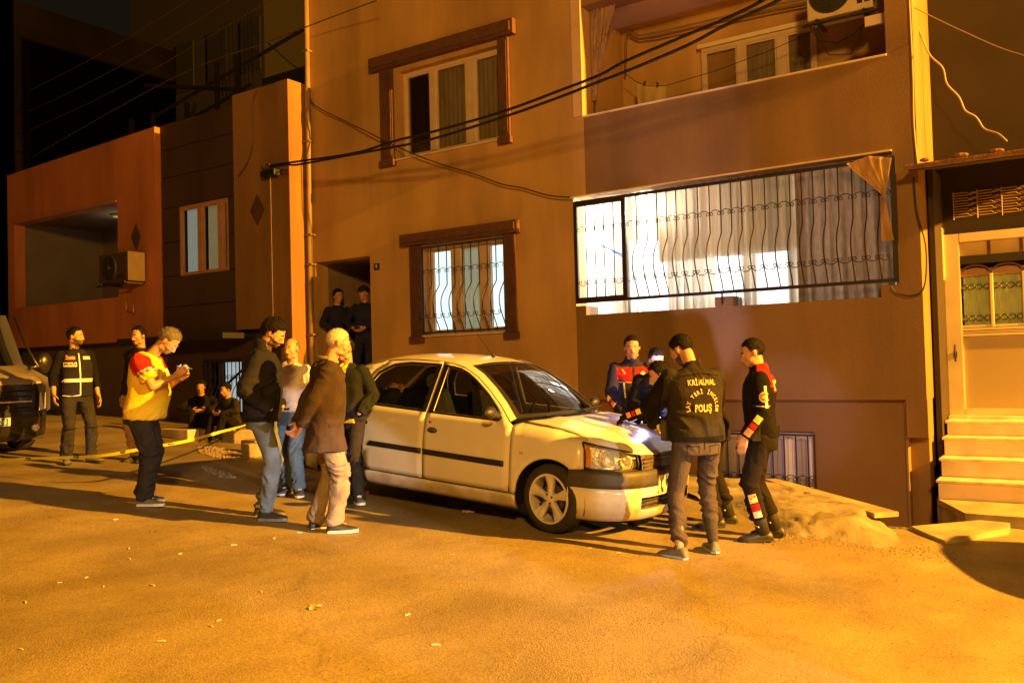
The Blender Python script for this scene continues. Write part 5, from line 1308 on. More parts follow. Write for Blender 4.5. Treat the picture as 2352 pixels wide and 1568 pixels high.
    def shoes(s, m, sole=None, ln=.275, cover=None, tall=0, wid=1.0):
        for nm in 'RL':
            hip, kn, an, ft = s.leg[nm]; a = R(ft); M = Matrix.Translation(Vector((an.x, an.y, an.z - .09))) @ Matrix.Rotation(a, 4, 'Z')
            pf = [(-.075, .030, .030, .07), (-.06, .038, .085, .0), (-.02, .040, .098, 0), (.03, .043, .088, 0), (.08, .048, .066, 0), (.13, .050, .052, 0), (.17, .043, .044, 0), (.195, .022, .030, 0)]
            V = []; F = []; n = 14
            for (y, wx, h, _) in pf:
                for k in range(n):
                    q = 2 * PI * k / n; V.append(M @ Vector((math.cos(q) * wx * wid, y * ln / .275, .022 + (h - .022) * (max(0, math.sin(q)) ** .8) - .004 * (math.sin(q) < 0))))
            for j in range(len(pf) - 1):
                for k in range(n): F.append((j * n + k, j * n + (k + 1) % n, (j + 1) * n + (k + 1) % n, (j + 1) * n + k))
            F += [tuple(range(n))[::-1], tuple(range((len(pf) - 1) * n, len(pf) * n))]
            sh = meshob('shoe', V, F, m, s.root, smooth=True)
            P = [(-.078, 0), (-.06, .036), (-.01, .043), (.07, .050), (.13, .054), (.17, .046), (.20, .02)]
            poly = [M @ Vector((x * wid, y * ln / .275, 0)) for y, x in P] + [M @ Vector((-x * wid, y * ln / .275, 0)) for y, x in P[::-1]]
            MB().prism(poly, (0, 0, .024)).build('sole', sole or M_soleb, sh)
            if sole is M_sole:
                for k in range(4): MB().tube([M @ Vector((-.022, .035 + .018 * k, .094 - .006 * k)), M @ Vector((.022, .042 + .018 * k, .093 - .006 * k))], .004, 4).build('lace', M_sole, sh)
            if tall:
                d = (kn - an).normalized(); b = MB(); b.tube([an + Vector((0, 0, -.03)), an + d * tall * .5, an + d * tall], [.056, .058, .066], 14); bo = b.build('boot_shaft', m, s.root, smooth=True)
                for k in range(3): bx_ = MB().tube([an + d * (.04 + .08 * k) + Vector((.055, .03, 0)), an + d * (.05 + .08 * k) + Vector((.0, .066, 0)), an + d * (.04 + .08 * k) + Vector((-.055, .03, 0))], .007, 5).build('buckle_strap', M_refl_w if k < 2 else M_refl_y, bo)
        return s
    def shirt_gloves(s, m=None):
        for nm in 'RL':
            sh, el, wr, sd = s.arm[nm]; b = MB(); dr = (wr - el).normalized(); hand(b, wr, s.palm.get(nm + 'd', dr), s.palm.get(nm, Vector((-sd, .2, 0))), sd, s.hands[0 if nm == 'R' else 1], 1.05); b.cap(wr - dr * .03, wr + dr * .03, .034, .03, 10)
            me = remesh(b.v, b.f, .006, 2, .5); me.name = 'glove'; me.materials.append(m or M_glove); o = bpy.data.objects.new('glove', me); link(o, s.root)
        return s
    def decal(s, garment, V, F, to3, m, name, parent=None, lift=.007, dirn=None):
        """wrap flat shapes on a garment: to3(x,y)-> (origin, direction) of a ray that hits the cloth"""
        me = garment.data; bvh = BVHTree.FromPolygons([v.co for v in me.vertices], [tuple(p.vertices) for p in me.polygons])
        out = []; last = None
        for v in V:
            o_, d_ = to3(v[0], v[1]); hit = bvh.ray_cast(Vector(o_), Vector(d_).normalized())
            if hit[0] is None: out.append(last or Vector(o_)); continue
            last = hit[0] - Vector(d_).normalized() * lift; out.append(last)
        return meshob(name, out, F, m, parent or garment)
    def band(s, garment, pts, width, m, name, dirn, n=10):   # ribbon following 3D guide pts, projected along dirn
        V = []; F = []; L = [Vector(p) for p in pts]; seg = []
        for a, c in zip(L, L[1:]):
            for k in range(n): seg.append(a.lerp(c, k / n))
        seg.append(L[-1]); dirn = Vector(dirn).normalized()
        me = garment.data; bvh = BVHTree.FromPolygons([v.co for v in me.vertices], [tuple(p.vertices) for p in me.polygons])
        for i, p in enumerate(seg):
            t = (seg[min(i + 1, len(seg) - 1)] - seg[max(i - 1, 0)]).normalized(); w = t.cross(dirn).normalized()
            for q in (-.5, 0, .5):
                o_ = p + w * width * q - dirn * .6; h = bvh.ray_cast(o_, dirn)
                V.append((h[0] - dirn * .004) if h[0] else (p + w * width * q))
        for i in range(len(seg) - 1):
            for j in range(2): F.append((i * 3 + j, i * 3 + j + 1, (i + 1) * 3 + j + 1, (i + 1) * 3 + j))
        return meshob(name, V, F, m, garment, smooth=True)
def subdiv_text(txt, size, bold=.0, spacing=1.0, cuts=1):
    V, F = text_mesh(txt, size, 0, bold, spacing)
    return V, F
RT = Vector((.832, .555)); TW = Vector((.555, -.832))       # picture right / towards the viewer, on the ground
def hd(r, t): v = RT * r + TW * t; return (v.x, v.y)
# --- 1: officer seen from behind, crime scene jacket
p = Person('officer seen from behind in a black jacket lettered in yellow, head bent to the bonnet', -2.70, 6.72, hd(-.28, -1), H=1.80, lean=5, hyaw=28, hpitch=28, width=1.15,
           arms={'L': ((-.20, .34, 1.02), (-1, -.3, -.2)), 'R': ((.12, .36, 1.05), (1, -.4, -.2))}, legs={'L': ((-.20, -.04, .09), 28), 'R': ((.15, .07, .09), -12)}, hands=(.7, .7), head_fwd=.05)
p.hair(M_hair, vol=.004, sidez=.08, backz=.06).brows().beard()
J = p.top('jacket', F_char, zb=.90, loose=.034, collar=.02, seed=1, puff=.012, wr=.013, mats=[(F_black, lambda c: abs(c.x) > .27)])
p.trousers(fabric('trouser_greybrown', (.085, .068, .062)), loose=.010, hem=-.012, seed=2, wr=.011)
p.shoes(M_shoeg, M_cover, cover=True)
back = lambda z0: (lambda x, y: (p.T((x, -.5, z0 + y)), p.T((x, 0, z0 + y)) - p.T((x, -.5, z0 + y))))
V, F = text_mesh('KRİMİNAL', .062, 0, .0013, 1.12); V = [(v.x * .72, v.y) for v in V]
p.decal(J, V, F, back(1.345), M_gold, 'lettering')
V, F = text_mesh('POLİŞ'.replace('Ş', 'Ş').replace('İ', 'İ'), .085, 0, .003, 1.08)
V, F = text_mesh('POLIŞ', .074, 0, .0026, 1.1); p.decal(J, [(v.x * .68, v.y) for v in V], F, back(1.145), M_gold, 'lettering')
word = 'LAY YERİ İNCELEM'; n = len(word)
for i, ch in enumerate(word):
    if ch == ' ': continue
    a = PI * 1.06 - PI * 1.12 * i / (n - 1); V, F = text_mesh(ch, .042, 0, .0014)
    ca, sa = math.cos(a - PI / 2), math.sin(a - PI / 2)
    p.decal(J, [(math.cos(a) * .122 + v.x * .8 * ca - v.y * sa, math.sin(a) * .118 + v.x * .8 * sa + v.y * ca) for v in V], F, back(1.155), M_gold, 'lettering')
p.band(J, [p.T((-.17, -.1, 1.40)), p.T((0, -.1, 1.425)), p.T((.17, -.1, 1.40))], .006, F_black, 'yoke_seam', (0, 1, 0), 14)
p.band(J, [(-.17, 0, .925), (0, 0, .92), (.17, 0, .925)], .035, F_black, 'hem_rib', (0, 1, 0), 14)
for q in (-1, 1): p.band(p.g_tr, [(q * .04, 0, .865), (q * .14, 0, .87)], .006, F_black, 'back_pocket', (0, 1, 0), 6); p.band(p.g_tr, [(q * .045, 0, .865), (q * .05, 0, .76), (q * .09, 0, .735), (q * .13, 0, .76), (q * .138, 0, .868)], .004, F_black, 'back_pocket', (0, 1, 0), 4)
p.band(p.g_tr, [(0, 0, .96), (0, 0, .84)], .006, F_black, 'seat_seam', (0, 1, 0), 6)
# gear on his left hip
b = MB().box(-.235, -.205, .06, .16, .90, 1.06); b.tube([(-.22, .10, 1.05), (-.23, .16, 1.10), (-.22, .22, 1.08)], .01, 5); b.build('radio', M_blacktrim, p.root)
MB().cap((-.20, .26, .98), (-.20, .30, 1.05), .016, .016, 8).build('radio_badge', M_refl_w, p.root, smooth=True)

# --- 2: motorcycle officer standing right
p = Person('officer in black with red shoulders standing rightmost of the group and facing left', -2.47, 7.66, hd(-1, -.22), H=1.76, lean=2, hpitch=8, hyaw=6,
           arms={'L': ((-.27, .16, .92), (-.3, -1, 0)), 'R': ((.25, .12, .90), (.3, -1, 0))}, legs={'L': ((-.12, .02, .10), 10), 'R': ((.11, -.10, .10), -12)}, hands=(.55, .6), palm={'L': Vector((.6, 0, -.3)), 'Ld': Vector((0, .25, -1))}, width=1.02)
p.hair(M_hair, vol=.006, sidez=.09, backz=.06).brows()
J = p.top('jacket', F_black, zb=.90, loose=.028, collar=.03, seed=5, puff=.008, wr=.011, mats=[(F_red, lambda c: c.z > 1.335 and abs(c.x) < .17 and c.y < .03), (F_red, lambda c: c.z > 1.30 and abs(c.x) < .13 and c.y < -.06)])
T_ = p.trousers(F_blk2, loose=.022, seed=6, boots=.72, wr=.010); p.shoes(M_shoe, M_soleb, tall=.26, ln=.30, wid=1.1)
V, F = text_mesh('P', .15, 0, .006); p.decal(J, [(v.x, v.y) for v in V], F, lambda x, y: (p.T((x - .09, -.5, 1.375 + y * .8)), (0, 1, -.12)), M_refl_y, 'lettering')
def disc(cx, cz, r, n=20): return [(cx, cz)] + [(cx + r * math.cos(2 * PI * k / n), cz + r * math.sin(2 * PI * k / n)) for k in range(n)], [(0, k + 1, (k + 1) % n + 1) for k in range(n)]
def side_decal(pp, g, sd, V, F, yc, zc, m, name, lift=.004): return pp.decal(g, V, F, lambda x, y: ((sd * .6, yc + x * -sd * -1, zc + y), (-sd, 0, 0)), m, name, lift=lift)
def badge(pp, g, sd, yc, zc, r=.045):
    V, F = disc(0, 0, r); side_decal(pp, g, sd, V, F, yc, zc, M_badge, 'arm_badge'); V, F = disc(0, 0, r * .72); side_decal(pp, g, sd, V, F, yc, zc, M_badge2, 'arm_badge', .005); V, F = disc(0, .0, r * .5); side_decal(pp, g, sd, [(x * 1.2, y * .5) for x, y in V], F, yc, zc, M_badge, 'arm_badge', .006)
badge(p, J, -1, -.015, 1.26)
p.band(J, [(-.3, .07, 1.185), (-.3, -.07, 1.18)], .006, M_refl_w, 'piping', (1, 0, 0))
sh, e_, w_, _ = p.arm['L']
for a_, c_ in ((.18, .42), (.46, .64), (.68, .86)): q1 = sh.lerp(e_, a_) + Vector((0, -.035, 0)); q2 = sh.lerp(e_, c_) + Vector((0, -.035, 0)); p.band(J, [q1, q2], .022, M_refl_y, 'reflective_stripe', (1, 0, 0))
for a_, c_, mm in ((.15, .40, M_refl_y), (.45, .62, F_red), (.66, .92, M_refl_o)): q1 = e_.lerp(w_, a_); q2 = e_.lerp(w_, c_); p.band(J, [q1, q2], .06, mm, 'reflective_stripe', (1, 0, 0))
hip, kn, an, _ = p.leg['L']
p.band(T_, [kn.lerp(an, .22), kn.lerp(an, .40)], .07, M_refl_y, 'reflective_stripe', (1, -.1, 0)); p.band(T_, [kn.lerp(an, .42), kn.lerp(an, .56)], .075, F_red, 'reflective_stripe', (1, -.1, 0)); p.band(T_, [kn.lerp(an, .57), kn.lerp(an, .70)], .07, M_refl_w, 'reflective_stripe', (1, -.1, 0))
b = MB(); b.box(-.215, -.185, .02, .09, .88, 1.0); b.build('belt_pouch', M_blacktrim, p.root); MB().box(-.19, -.05, .13, .165, .90, .98).build('belt_pouch', M_blacktrim, p.root); MB().box(.06, .17, -.16, -.12, .90, .99).build('holster', M_blacktrim, p.root)
MB().cap((-.205, .13, .95), (-.205, .15, .93), .012, .012, 8).build('torch_tip', M_refl_w, p.root, smooth=True)

# --- 3: man in the yellow and maroon T-shirt with a phone
p = Person('stout man in a yellow shirt with a maroon sleeve looking down at his phone', -7.86, 5.14, hd(1, -.05), H=1.77, lean=9, hpitch=42, hyaw=0, belly=.12, width=1.20, head_fwd=.10,
           arms={'R': ((.08, .38, 1.25), (.6, -.3, -1)), 'L': ((-.07, .36, 1.22), (-.6, -.3, -1))}, legs={'R': ((.12, .06, .09), -8), 'L': ((-.12, -.03, .09), 12)}, hands=(1.3, 1.1), palm={'R': Vector((-1, .2, .3)), 'Rd': Vector((-.25, .75, .6)), 'L': Vector((1, 0, .3)), 'Ld': Vector((.25, .8, .5))}, skin=M_skin)
p.hair(M_hairg, vol=.012, sidez=.09, backz=.05).brows(M_hairg).beard(M_stubg)
shR, elR, _, _ = p.arm['R']
def slv(c, a, b_):
    for nm in 'RL':
        sh, el, wr, sd = p.arm[nm]; d = (el - sh); t = (c - sh).dot(d) / d.length_squared
        if a < t < b_ and (c - sh - d * t).length < .11 and sd * c.x > .13: return True
    return False
TS = p.top('t_shirt', F_yellow, zb=.83, sleeve=.36, loose=.030, seed=9, flare=.012, wr=.012, mats=[(F_red, lambda c: slv(c, -.35, .40)), (fabric('sleeve_band', (.70, .60, .52), .1), lambda c: slv(c, .40, .56))])
V, F = text_mesh('PROFE SIZ', .038, 0, .001); dS = (elR - shR).normalized()
ct = shR.lerp(elR, .48)
p.decal(TS, [(v.x, v.y) for v in V], F, lambda x, y: (ct + Vector((.5, 0, 0)) + Vector((0, -dS.z, dS.y)) * -x * -1 - dS * y, (-1, 0, 0)), fabric('letter_maroon', (.30, .08, .06)), 'lettering')
p.trousers(F_pants, loose=.026, hem=.004, seed=10, wr=.013); p.shoes(M_shoeg, M_sole)
wq = p.world((p.arm['R'][2] + p.arm['L'][2]) / 2 + Vector((0, .055, .085))); PH = thing('mobile_phone', 'lit phone held by the man in the yellow shirt', 'phone', wq, (R(14), 0, p.root.rotation_euler.z + PI)); bpy.data.objects['phone_glow'].location = wq + Vector((-.02, 0, .06))
bx('phone_body', -.038, .038, -.075, .075, -.005, .004, M_blacktrim, PH, .003); bx('screen', -.034, .034, -.068, .068, .0045, .0055, mat('phone_screen', (.02, .03, .04), .3, emit=(.16, .62, .85), estr=.9), PH)

# --- 4: man in dark jacket and jeans, hands in pockets
p = Person('dark haired man in dark jacket and grey blue jeans with hands in pockets', -6.44, 5.44, hd(1, -.05), H=1.84, lean=3, hpitch=24, hyaw=-4, head_fwd=.03,
           arms={'R': ((.19, .12, .97), (.4, -1, 0)), 'L': ((-.19, .14, .97), (-.4, -1, 0))}, legs={'R': ((.11, .05, .09), -14), 'L': ((-.13, -.04, .09), 8)}, hands=(.3, .3), width=1.06, belly=.02, pocket='RL')
p.hair(M_hair, vol=.020, front=.165, sidez=.075, backz=.03, seed=3).brows().beard()
p.top('jacket', fabric('jacket_navy_grey', (.020, .020, .030)), zb=.86, loose=.036, collar=.075, seed=12, puff=.018, wr=.015)
J = p.g_jacket; p.band(J, [(.2, .02, 1.02), (.2, .07, .93)], .008, F_black, 'pocket_slit', (-1, 0, 0), 6); p.band(J, [(.2, -.10, .885), (.2, 0, .88), (.2, .12, .885)], .03, F_black, 'hem_rib', (-1, 0, 0), 8); p.band(J, [(.3, -.03, 1.44), (.3, -.10, 1.36), (.3, -.11, 1.25)], .006, F_black, 'armhole_seam', (-1, 0, 0), 8)
p.trousers(F_jean2, loose=.014, hem=.0, seed=13, wr=.012); p.shoes(M_shoe, M_shoeg)

# --- 5: old man in a brown coat, hands behind his back
p = Person('white haired old man in brown jacket and beige trousers, hands clasped behind him', -5.61, 5.42, hd(1, -.28), H=1.755, lean=6, hpitch=4, hyaw=0, head_fwd=.05,
           arms={'R': ((.05, -.20, .90), (1, -.4, 0)), 'L': ((-.07, -.22, .94), (-1, -.4, 0))}, legs={'R': ((.10, .07, .09), -6), 'L': ((-.11, -.07, .09), 14)}, hands=(.9, .9), palm={'R': Vector((0, -1, .2)), 'Rd': Vector((-.5, -.3, -.6)), 'L': Vector((0, -1, 0)), 'Ld': Vector((.5, -.25, -.5))}, belly=.02, width=1.03)
p.hair(M_hairw, vol=.003, front=.175, sidez=.08, backz=.05).brows(M_hairw)
p.top('coat', F_coat, zb=.70, loose=.044, seed=15, flare=.036, wr=.008)
J = p.g_coat; p.band(J, [(.3, .03, .93), (.3, .13, .925)], .035, fabric('pocket_flap', (.05, .034, .027)), 'pocket_flap', (-1, 0, 0), 6); p.band(J, [(0, -.4, .93), (0, -.4, .72)], .008, F_black, 'back_vent', (0, 1, 0), 8)
p.band(J, [(.3, -.02, 1.44), (.3, -.09, 1.36), (.3, -.10, 1.24)], .006, F_black, 'armhole_seam', (-1, 0, 0), 8)
MB().tube([p.T((.085 * math.cos(a), .085 * math.sin(a) - .012, 1.475 + .025 * (math.sin(a) < 0))) for a in [2 * PI * k / 16 for k in range(17)]], .018, 6, cap=False).build('shirt_collar', fabric('collar_beige', (.30, .25, .18)), p.root, smooth=True)
p.trousers(F_beige, top=.96, loose=.022, hem=.012, seed=16, wr=.014); p.shoes(M_shoe, M_sole)

# --- 6: man in white shirt
p = Person('bald moustached man in a short sleeved white shirt and blue jeans', -7.19, 6.49, hd(-.42, .9), H=1.66, lean=-2, hpitch=-6, hyaw=8,
           arms={'R': ((.14, -.20, .90), (1, -.2, 0)), 'L': ((-.16, -.20, .90), (-1, -.2, 0))}, legs={'R': ((.10, -.04, .09), 4), 'L': ((-.13, .05, .09), 36)}, belly=.05, width=1.05, hands=(.7, .7))
p.hair(M_hairg, vol=.002, front=.30, bald=1, sidez=.10, backz=.05).brows(M_hairg).moustache()
S_ = p.top('shirt', F_white, zb=.94, sleeve=.42, loose=.020, seed=18, wr=.009)
for q in (-1, 1): MB().prism([p.T((0, .088, 1.455)), p.T((q * .055, .105, 1.425)), p.T((q * .09, .05, 1.49)), p.T((q * .06, .03, 1.515))], (0, .006, .004)).build('shirt_collar', F_white, S_)
p.trousers(F_jean, top=.985, loose=.020, hem=.006, seed=19, wr=.011); p.shoes(M_shoeg, M_sole)
bt = MB(); V = []
bt.tube([p.T(((.172) * math.cos(a), .01 + (.155 if math.sin(a) > 0 else .132) * math.sin(a), .975)) for a in [2 * PI * k / 24 for k in range(25)]], .016, 6, cap=False); BT = bt.build('belt', M_blacktrim, p.root, smooth=True); bx_ = MB().box(-.022, .022, .165, .180, .955, .992); bx_.build('buckle', M_refl_w, BT)

# --- 7: young man in dark jacket behind the old man
p = Person('young dark haired man in a grey black jacket between the old man and the car', -6.42, 6.56, hd(-.35, 1), H=1.68, lean=3, hpitch=2, hyaw=-18,
           arms={'R': ((.19, .12, .97), (.6, -1, 0)), 'L': ((-.19, .12, .96), (-.6, -1, 0))}, pocket='RL', legs={'R': ((.09, 0, .09), 10), 'L': ((-.10, .02, .09), 40)}, hands=(.5, .5))
p.hair(M_hair, vol=.010).brows()
p.top('jacket', fabric('jacket_dark_teal', (.018, .022, .024)), zb=.88, loose=.034, seed=21, wr=.014, mats=[(F_yellow, lambda c: c.y > .055 and abs(c.x) < .05 and c.z > 1.30)])
bx('shirt_hem', -.13, .13, .10, .135, .855, .90, F_yellow, p.root, .01)
p.trousers(F_char, loose=.016, seed=22, wr=.011); p.shoes(M_shoeg, M_sole)

# --- 8: officer in reflective waistcoat, left
p = Person('bearded police officer in a dark reflective waistcoat beside the van', -10.98, 6.26, hd(.75, .75), H=1.74, lean=-2, hpitch=-4, hyaw=42,
           arms={'R': ((.30, .10, .90), (.5, -1, 0)), 'L': ((-.28, .0, .84), (-.5, -1, 0))}, legs={'R': ((.13, .0, .09), -16), 'L': ((-.16, .05, .09), 26)}, hands=(.5, .5), belly=.02)
p.hair(M_hair, vol=.006).brows().beard()
p.top('shirt', F_black, zb=.90, sleeve=.80, loose=.020, seed=24)
ve = MB(); V = []
rg = [(0, 0, .86, .20, .155, .155), (0, .01, 1.0, .195, .155, .145), (0, .01, 1.15, .195, .16, .145), (0, 0, 1.3, .20, .15, .145), (0, 0, 1.38, .175, .135, .135), (0, -.01, 1.44, .13, .115, .12), (0, -.01, 1.475, .09, .09, .09)]
superring(ve, rg, 28, p.T); me = remesh(ve.v, ve.f, .011, 2); wrinkle(me, .007, (8, 8, 12), 4); me.name = 'waistcoat'; me.materials.append(F_vest); VS = bpy.data.objects.new('waistcoat', me); link(VS, p.root)
fwd = (0, -1, 0)
p.band(VS, [(-.19, 0, 1.07), (.19, 0, 1.07)], .045, M_refl_w, 'reflective_stripe', fwd, 16); p.band(VS, [(.05, 0, 1.36), (.17, 0, 1.36)], .04, M_refl_o, 'reflective_stripe', fwd); p.band(VS, [(-.17, 0, 1.36), (-.05, 0, 1.36)], .04, M_refl_w, 'reflective_stripe', fwd)
pl_ = p.band(VS, [(.035, 0, 1.275), (.175, 0, 1.275)], .055, M_refl_w, 'name_patch', fwd)
V, F = text_mesh('POLİS', .048, 0, .002); p.decal(VS, [(v.x, v.y) for v in V], F, lambda x, y: ((.105 - x, .6, 1.275 + y), fwd), F_black, 'lettering', lift=.007)
p.band(VS, [(.0, 0, 1.42), (.0, 0, .88)], .014, M_refl_w, 'zip_piping', fwd, 24); p.band(VS, [(.0, 0, .88), (.10, 0, .865), (.19, 0, .88)], .012, M_refl_w, 'hem_piping', fwd); p.band(VS, [(.17, 0, 1.42), (.12, 0, 1.36)], .03, M_refl_o, 'reflective_stripe', fwd)
p.trousers(F_pants, loose=.016, seed=25, wr=.010); p.shoes(M_shoeg, M_soleb)
for nm in 'RL':
    hip, kn, an, _ = p.leg[nm]; MB().tube([kn + Vector((.085 * math.cos(a), .085 * math.sin(a), -.05)) for a in [2 * PI * k / 12 for k in range(13)]], .006, 4, cap=False).build('knee_seam', M_blacktrim, p.g_tr)

# --- 9: officer with red chest behind the bonnet
p = Person('officer with a red chest panel standing behind the far side of the bonnet', -4.36, 8.95, hd(.0, 1), H=1.80, lean=14, hpitch=2, hyaw=-4,
           arms={'R': ((.20, .40, 1.00), (.4, -.6, -.5)), 'L': ((-.12, .44, 1.02), (-.4, -.6, -.5))}, legs={'R': ((.14, -.10, .09), 0), 'L': ((-.14, -.10, .09), 0)}, gloves=True, width=1.04, hands=(.7, .7), palm={'R': Vector((0, 0, -1)), 'L': Vector((0, 0, -1)), 'Rd': Vector((-.3, 1, -.2)), 'Ld': Vector((.2, 1, -.2))})
p.hair(M_hair, vol=.007).brows()
J = p.top('jacket', F_navy, zb=.90, loose=.028, collar=.03, seed=28, puff=.008, wr=.011, mats=[(F_red, lambda c: c.y > .02 and abs(c.x) < .17 and abs(c.x) > .015 and (c - p.T((0, .1, 1.355))).z > -.085 + .28 * abs(c.x) and (c - p.T((0, .1, 1.355))).z < .09)])
p.shirt_gloves(); p.trousers(F_navy, seed=29); p.shoes(M_shoe, M_soleb, tall=.26)
bk = lambda cx, cz: (lambda x, y: ((-cx - x, 1.2, cz + y), (0, -1, 0)))
V, F = disc(0, 0, .032); p.decal(J, [(x * .8, y * 1.25) for x, y in V], F, bk(.10, p.T((0, .1, 1.36)).z), M_refl_w, 'chest_badge'); V, F = disc(0, 0, .022); p.decal(J, [(x * .8, y * 1.25) for x, y in V], F, bk(.10, p.T((0, .1, 1.36)).z), M_badge2, 'chest_badge', lift=.006)
p.band(J, [p.T((.12, 0, 1.40)) , p.T((.09, 0, 1.35))], .016, M_gold, 'name_tag', (0, -1, 0))
p.band(J, [p.T((.105, 0, 1.25)), p.T((.09, 0, 1.08))], .016, M_refl_w, 'reflective_stripe', (0, -1, 0)); badge(p, J, 1, .04, 1.24, .04)
p.band(J, [p.T((.16, .1, 1.285)), p.T((-.0, .1, 1.275))], .006, M_gold, 'piping', (0, -1, 0))
sh, e_, w_, _ = p.arm['R']
for a_, c_, mm in ((.15, .42, M_refl_y), (.46, .62, F_red), (.66, .92, M_refl_o)): p.band(J, [e_.lerp(w_, a_), e_.lerp(w_, c_)], .05, mm, 'reflective_stripe', (-.7, -.7, 0))

# --- 10: officer bending over the bonnet from the right
p = Person('officer bent over the bonnet with a gloved hand, half hidden by the lettered jacket', -3.02, 7.98, hd(-1, -.12), H=1.78, lean=48, hpitch=16, hyaw=6, head_fwd=.02,
           arms={'L': ((-.14, .86, 1.02), (-.3, 0, -1)), 'R': ((.20, .66, 1.0), (.3, 0, -1))}, legs={'L': ((-.10, .02, .09), 10), 'R': ((.12, -.12, .09), -10)}, gloves=True, hands=(.9, .9), palm={'L': Vector((0, .2, -1)), 'R': Vector((0, .2, -1)), 'Ld': Vector((0, .8, -.6)), 'Rd': Vector((0, .8, -.5))})
p.hair(M_hair, vol=.010).brows()
J = p.top('jacket', F_black, zb=.90, loose=.028, collar=.03, seed=31, wr=.011, mats=[(F_red, lambda c: abs(c.x) < .15 and (c - p.T((0, 0, 1.42))).length < .15)])
p.shirt_gloves(); T_ = p.trousers(F_blk2, loose=.022, seed=32, boots=.72); p.shoes(M_shoe, M_soleb, tall=.26)
sh, e_, w_, _ = p.arm['L']
for a_, c_, mm in ((.45, .62, M_refl_y), (.66, .78, F_red), (.82, .97, M_refl_o)): p.band(J, [e_.lerp(w_, a_), e_.lerp(w_, c_)], .05, mm, 'reflective_stripe', (1, 0, -.2))
p.band(J, [p.T((-.2, -.06, 1.3)), p.T((-.2, -.06, 1.0))], .02, M_refl_y, 'reflective_stripe', (1, 0, 0))
TO = thing('torch', 'small bright white torch held over the bonnet', 'torch', (-3.70, 7.80, -.50), (0, R(60), R(20)))
MB().lathe([(0, -.06), (.013, -.06), (.013, .03), (.02, .05), (.02, .06), (0, .06)], (0, 0, 1), (0, 0, 0), 12).build('torch_body', M_blacktrim, TO, smooth=True)
MB().ell((0, 0, .064), (.018, .018, .008), 12, 6).build('bulb', mat('torch_bulb', (1, 1, 1), .3, emit=(.85, .90, 1.0), estr=60), TO, smooth=True)
TC = thing('evidence_sheet', 'crumpled white paper lit by the torch on the bonnet', 'paper', (-3.62, 7.86, -.555), (0, R(4), R(30)))
v = [(.022 * i - .09, .022 * j - .07, .02 * noise.noise(Vector((i * .6, j * .6, 3))) + .012) for j in range(7) for i in range(9)]
meshob('sheet', v, [(j * 9 + i, j * 9 + i + 1, (j + 1) * 9 + i + 1, (j + 1) * 9 + i) for j in range(6) for i in range(8)], M_white, TC, smooth=True)

# --- 11: officer crouching beyond the bonnet, face lit by the torch
p = Person('officer in black behind the bonnet whose face is lit from below', -3.98, 8.75, hd(-.1, 1), H=1.68, lean=16, hpitch=20, hyaw=18,
           arms={'R': ((.16, .34, 1.08), (.4, -.6, -.6)), 'L': ((-.16, .34, 1.06), (-.4, -.6, -.6))})
p.hair(M_hair, vol=.010).brows()
p.top('jacket', F_black, seed=34, loose=.026, collar=.02); p.trousers(F_black, seed=35); p.shoes(M_shoe, M_soleb)

# --- 12, 13: two officers in the doorway
for i, (x, y, hh, ln, lb) in enumerate([(-11.38, 11.15, hd(.5, .8), 0, 'bare headed officer in dark uniform at the left of the dark doorway'), (-10.78, 11.2, hd(-.3, 1), 0, 'officer in a peaked cap at the right of the dark doorway')]):
    p = Person(lb, x + .25, y, hh, H=1.78 + .02 * i, base=-.38, hyaw=10 - 20 * i, arms={'R': ((.12, .22, 1.05), (1, -.3, 0)), 'L': ((-.12, .24, 1.05), (-1, -.3, 0))})
    if i: p.cap_(F_navy)
    p.hair(M_hair); p.brows()
    J = p.top('jacket', F_navy, seed=40 + i, vox=.013); p.trousers(F_navy, seed=41 + i); p.shoes(M_shoe, M_soleb)
    V, F = disc(0, 0, .03); side_decal(p, J, 1 if i else -1, V, F, .0, 1.27, M_badge if i else M_refl_w, 'arm_badge')

# --- 14: man half hidden behind the yellow shirt
p = Person('dark haired man in a dark jacket half hidden behind the man in the yellow shirt', -10.55, 6.90, hd(-.45, .85), H=1.77, hyaw=6,
           arms={'R': ((.28, .04, .84), (.5, -1, 0)), 'L': ((-.26, .06, .84), (-.5, -1, 0))}, skin=M_skin2)
p.hair(M_hair, vol=.008, front=.185).brows().moustache(M_hair)
p.top('jacket', fabric('jacket_olive', (.02, .017, .013)), seed=44, loose=.03); p.trousers(F_tan, seed=45, loose=.018); p.shoes(M_shoe, M_soleb)
# --- 15, 16: two people sitting by the low window
for i, (x, y, hh, m1, m2, lb) in enumerate([(-12.55, 9.35, hd(.2, 1), F_black, F_black, 'dark clothed long haired person sitting left of the low barred window'), (-11.75, 9.35, hd(-.5, .8), fabric('top_dark_olive', (.028, .024, .018)), F_black, 'dark haired person sitting in front of the low barred window')]):
    p = Person(lb, x, y, hh, H=1.52, hipz=.26, lean=14, hpitch=8, arms={'R': ((.14, .36, .52), (1, -.3, 0)), 'L': ((-.14, .36, .52), (-1, -.3, 0))}, legs={'R': ((.12, .50, .09), 0, (.1, .3, 1)), 'L': ((-.12, .46, .09), 0, (-.1, .3, 1))}, skin=M_skin2)
    p.hair(M_hair, vol=.018, backz=-.02 if i else -.06); p.brows()
    p.top('top', m1, zb=.88, seed=50 + i, vox=.013); p.trousers(m2, seed=51 + i); p.shoes(M_shoe, M_soleb)
# low block the two sit on
tag(bx('concrete_block', -13.0, -11.3, 9.0, 9.6, -1.3, -.92, M_concrete, None, .02), 'low rough concrete block the two seated people sit on', 'block')
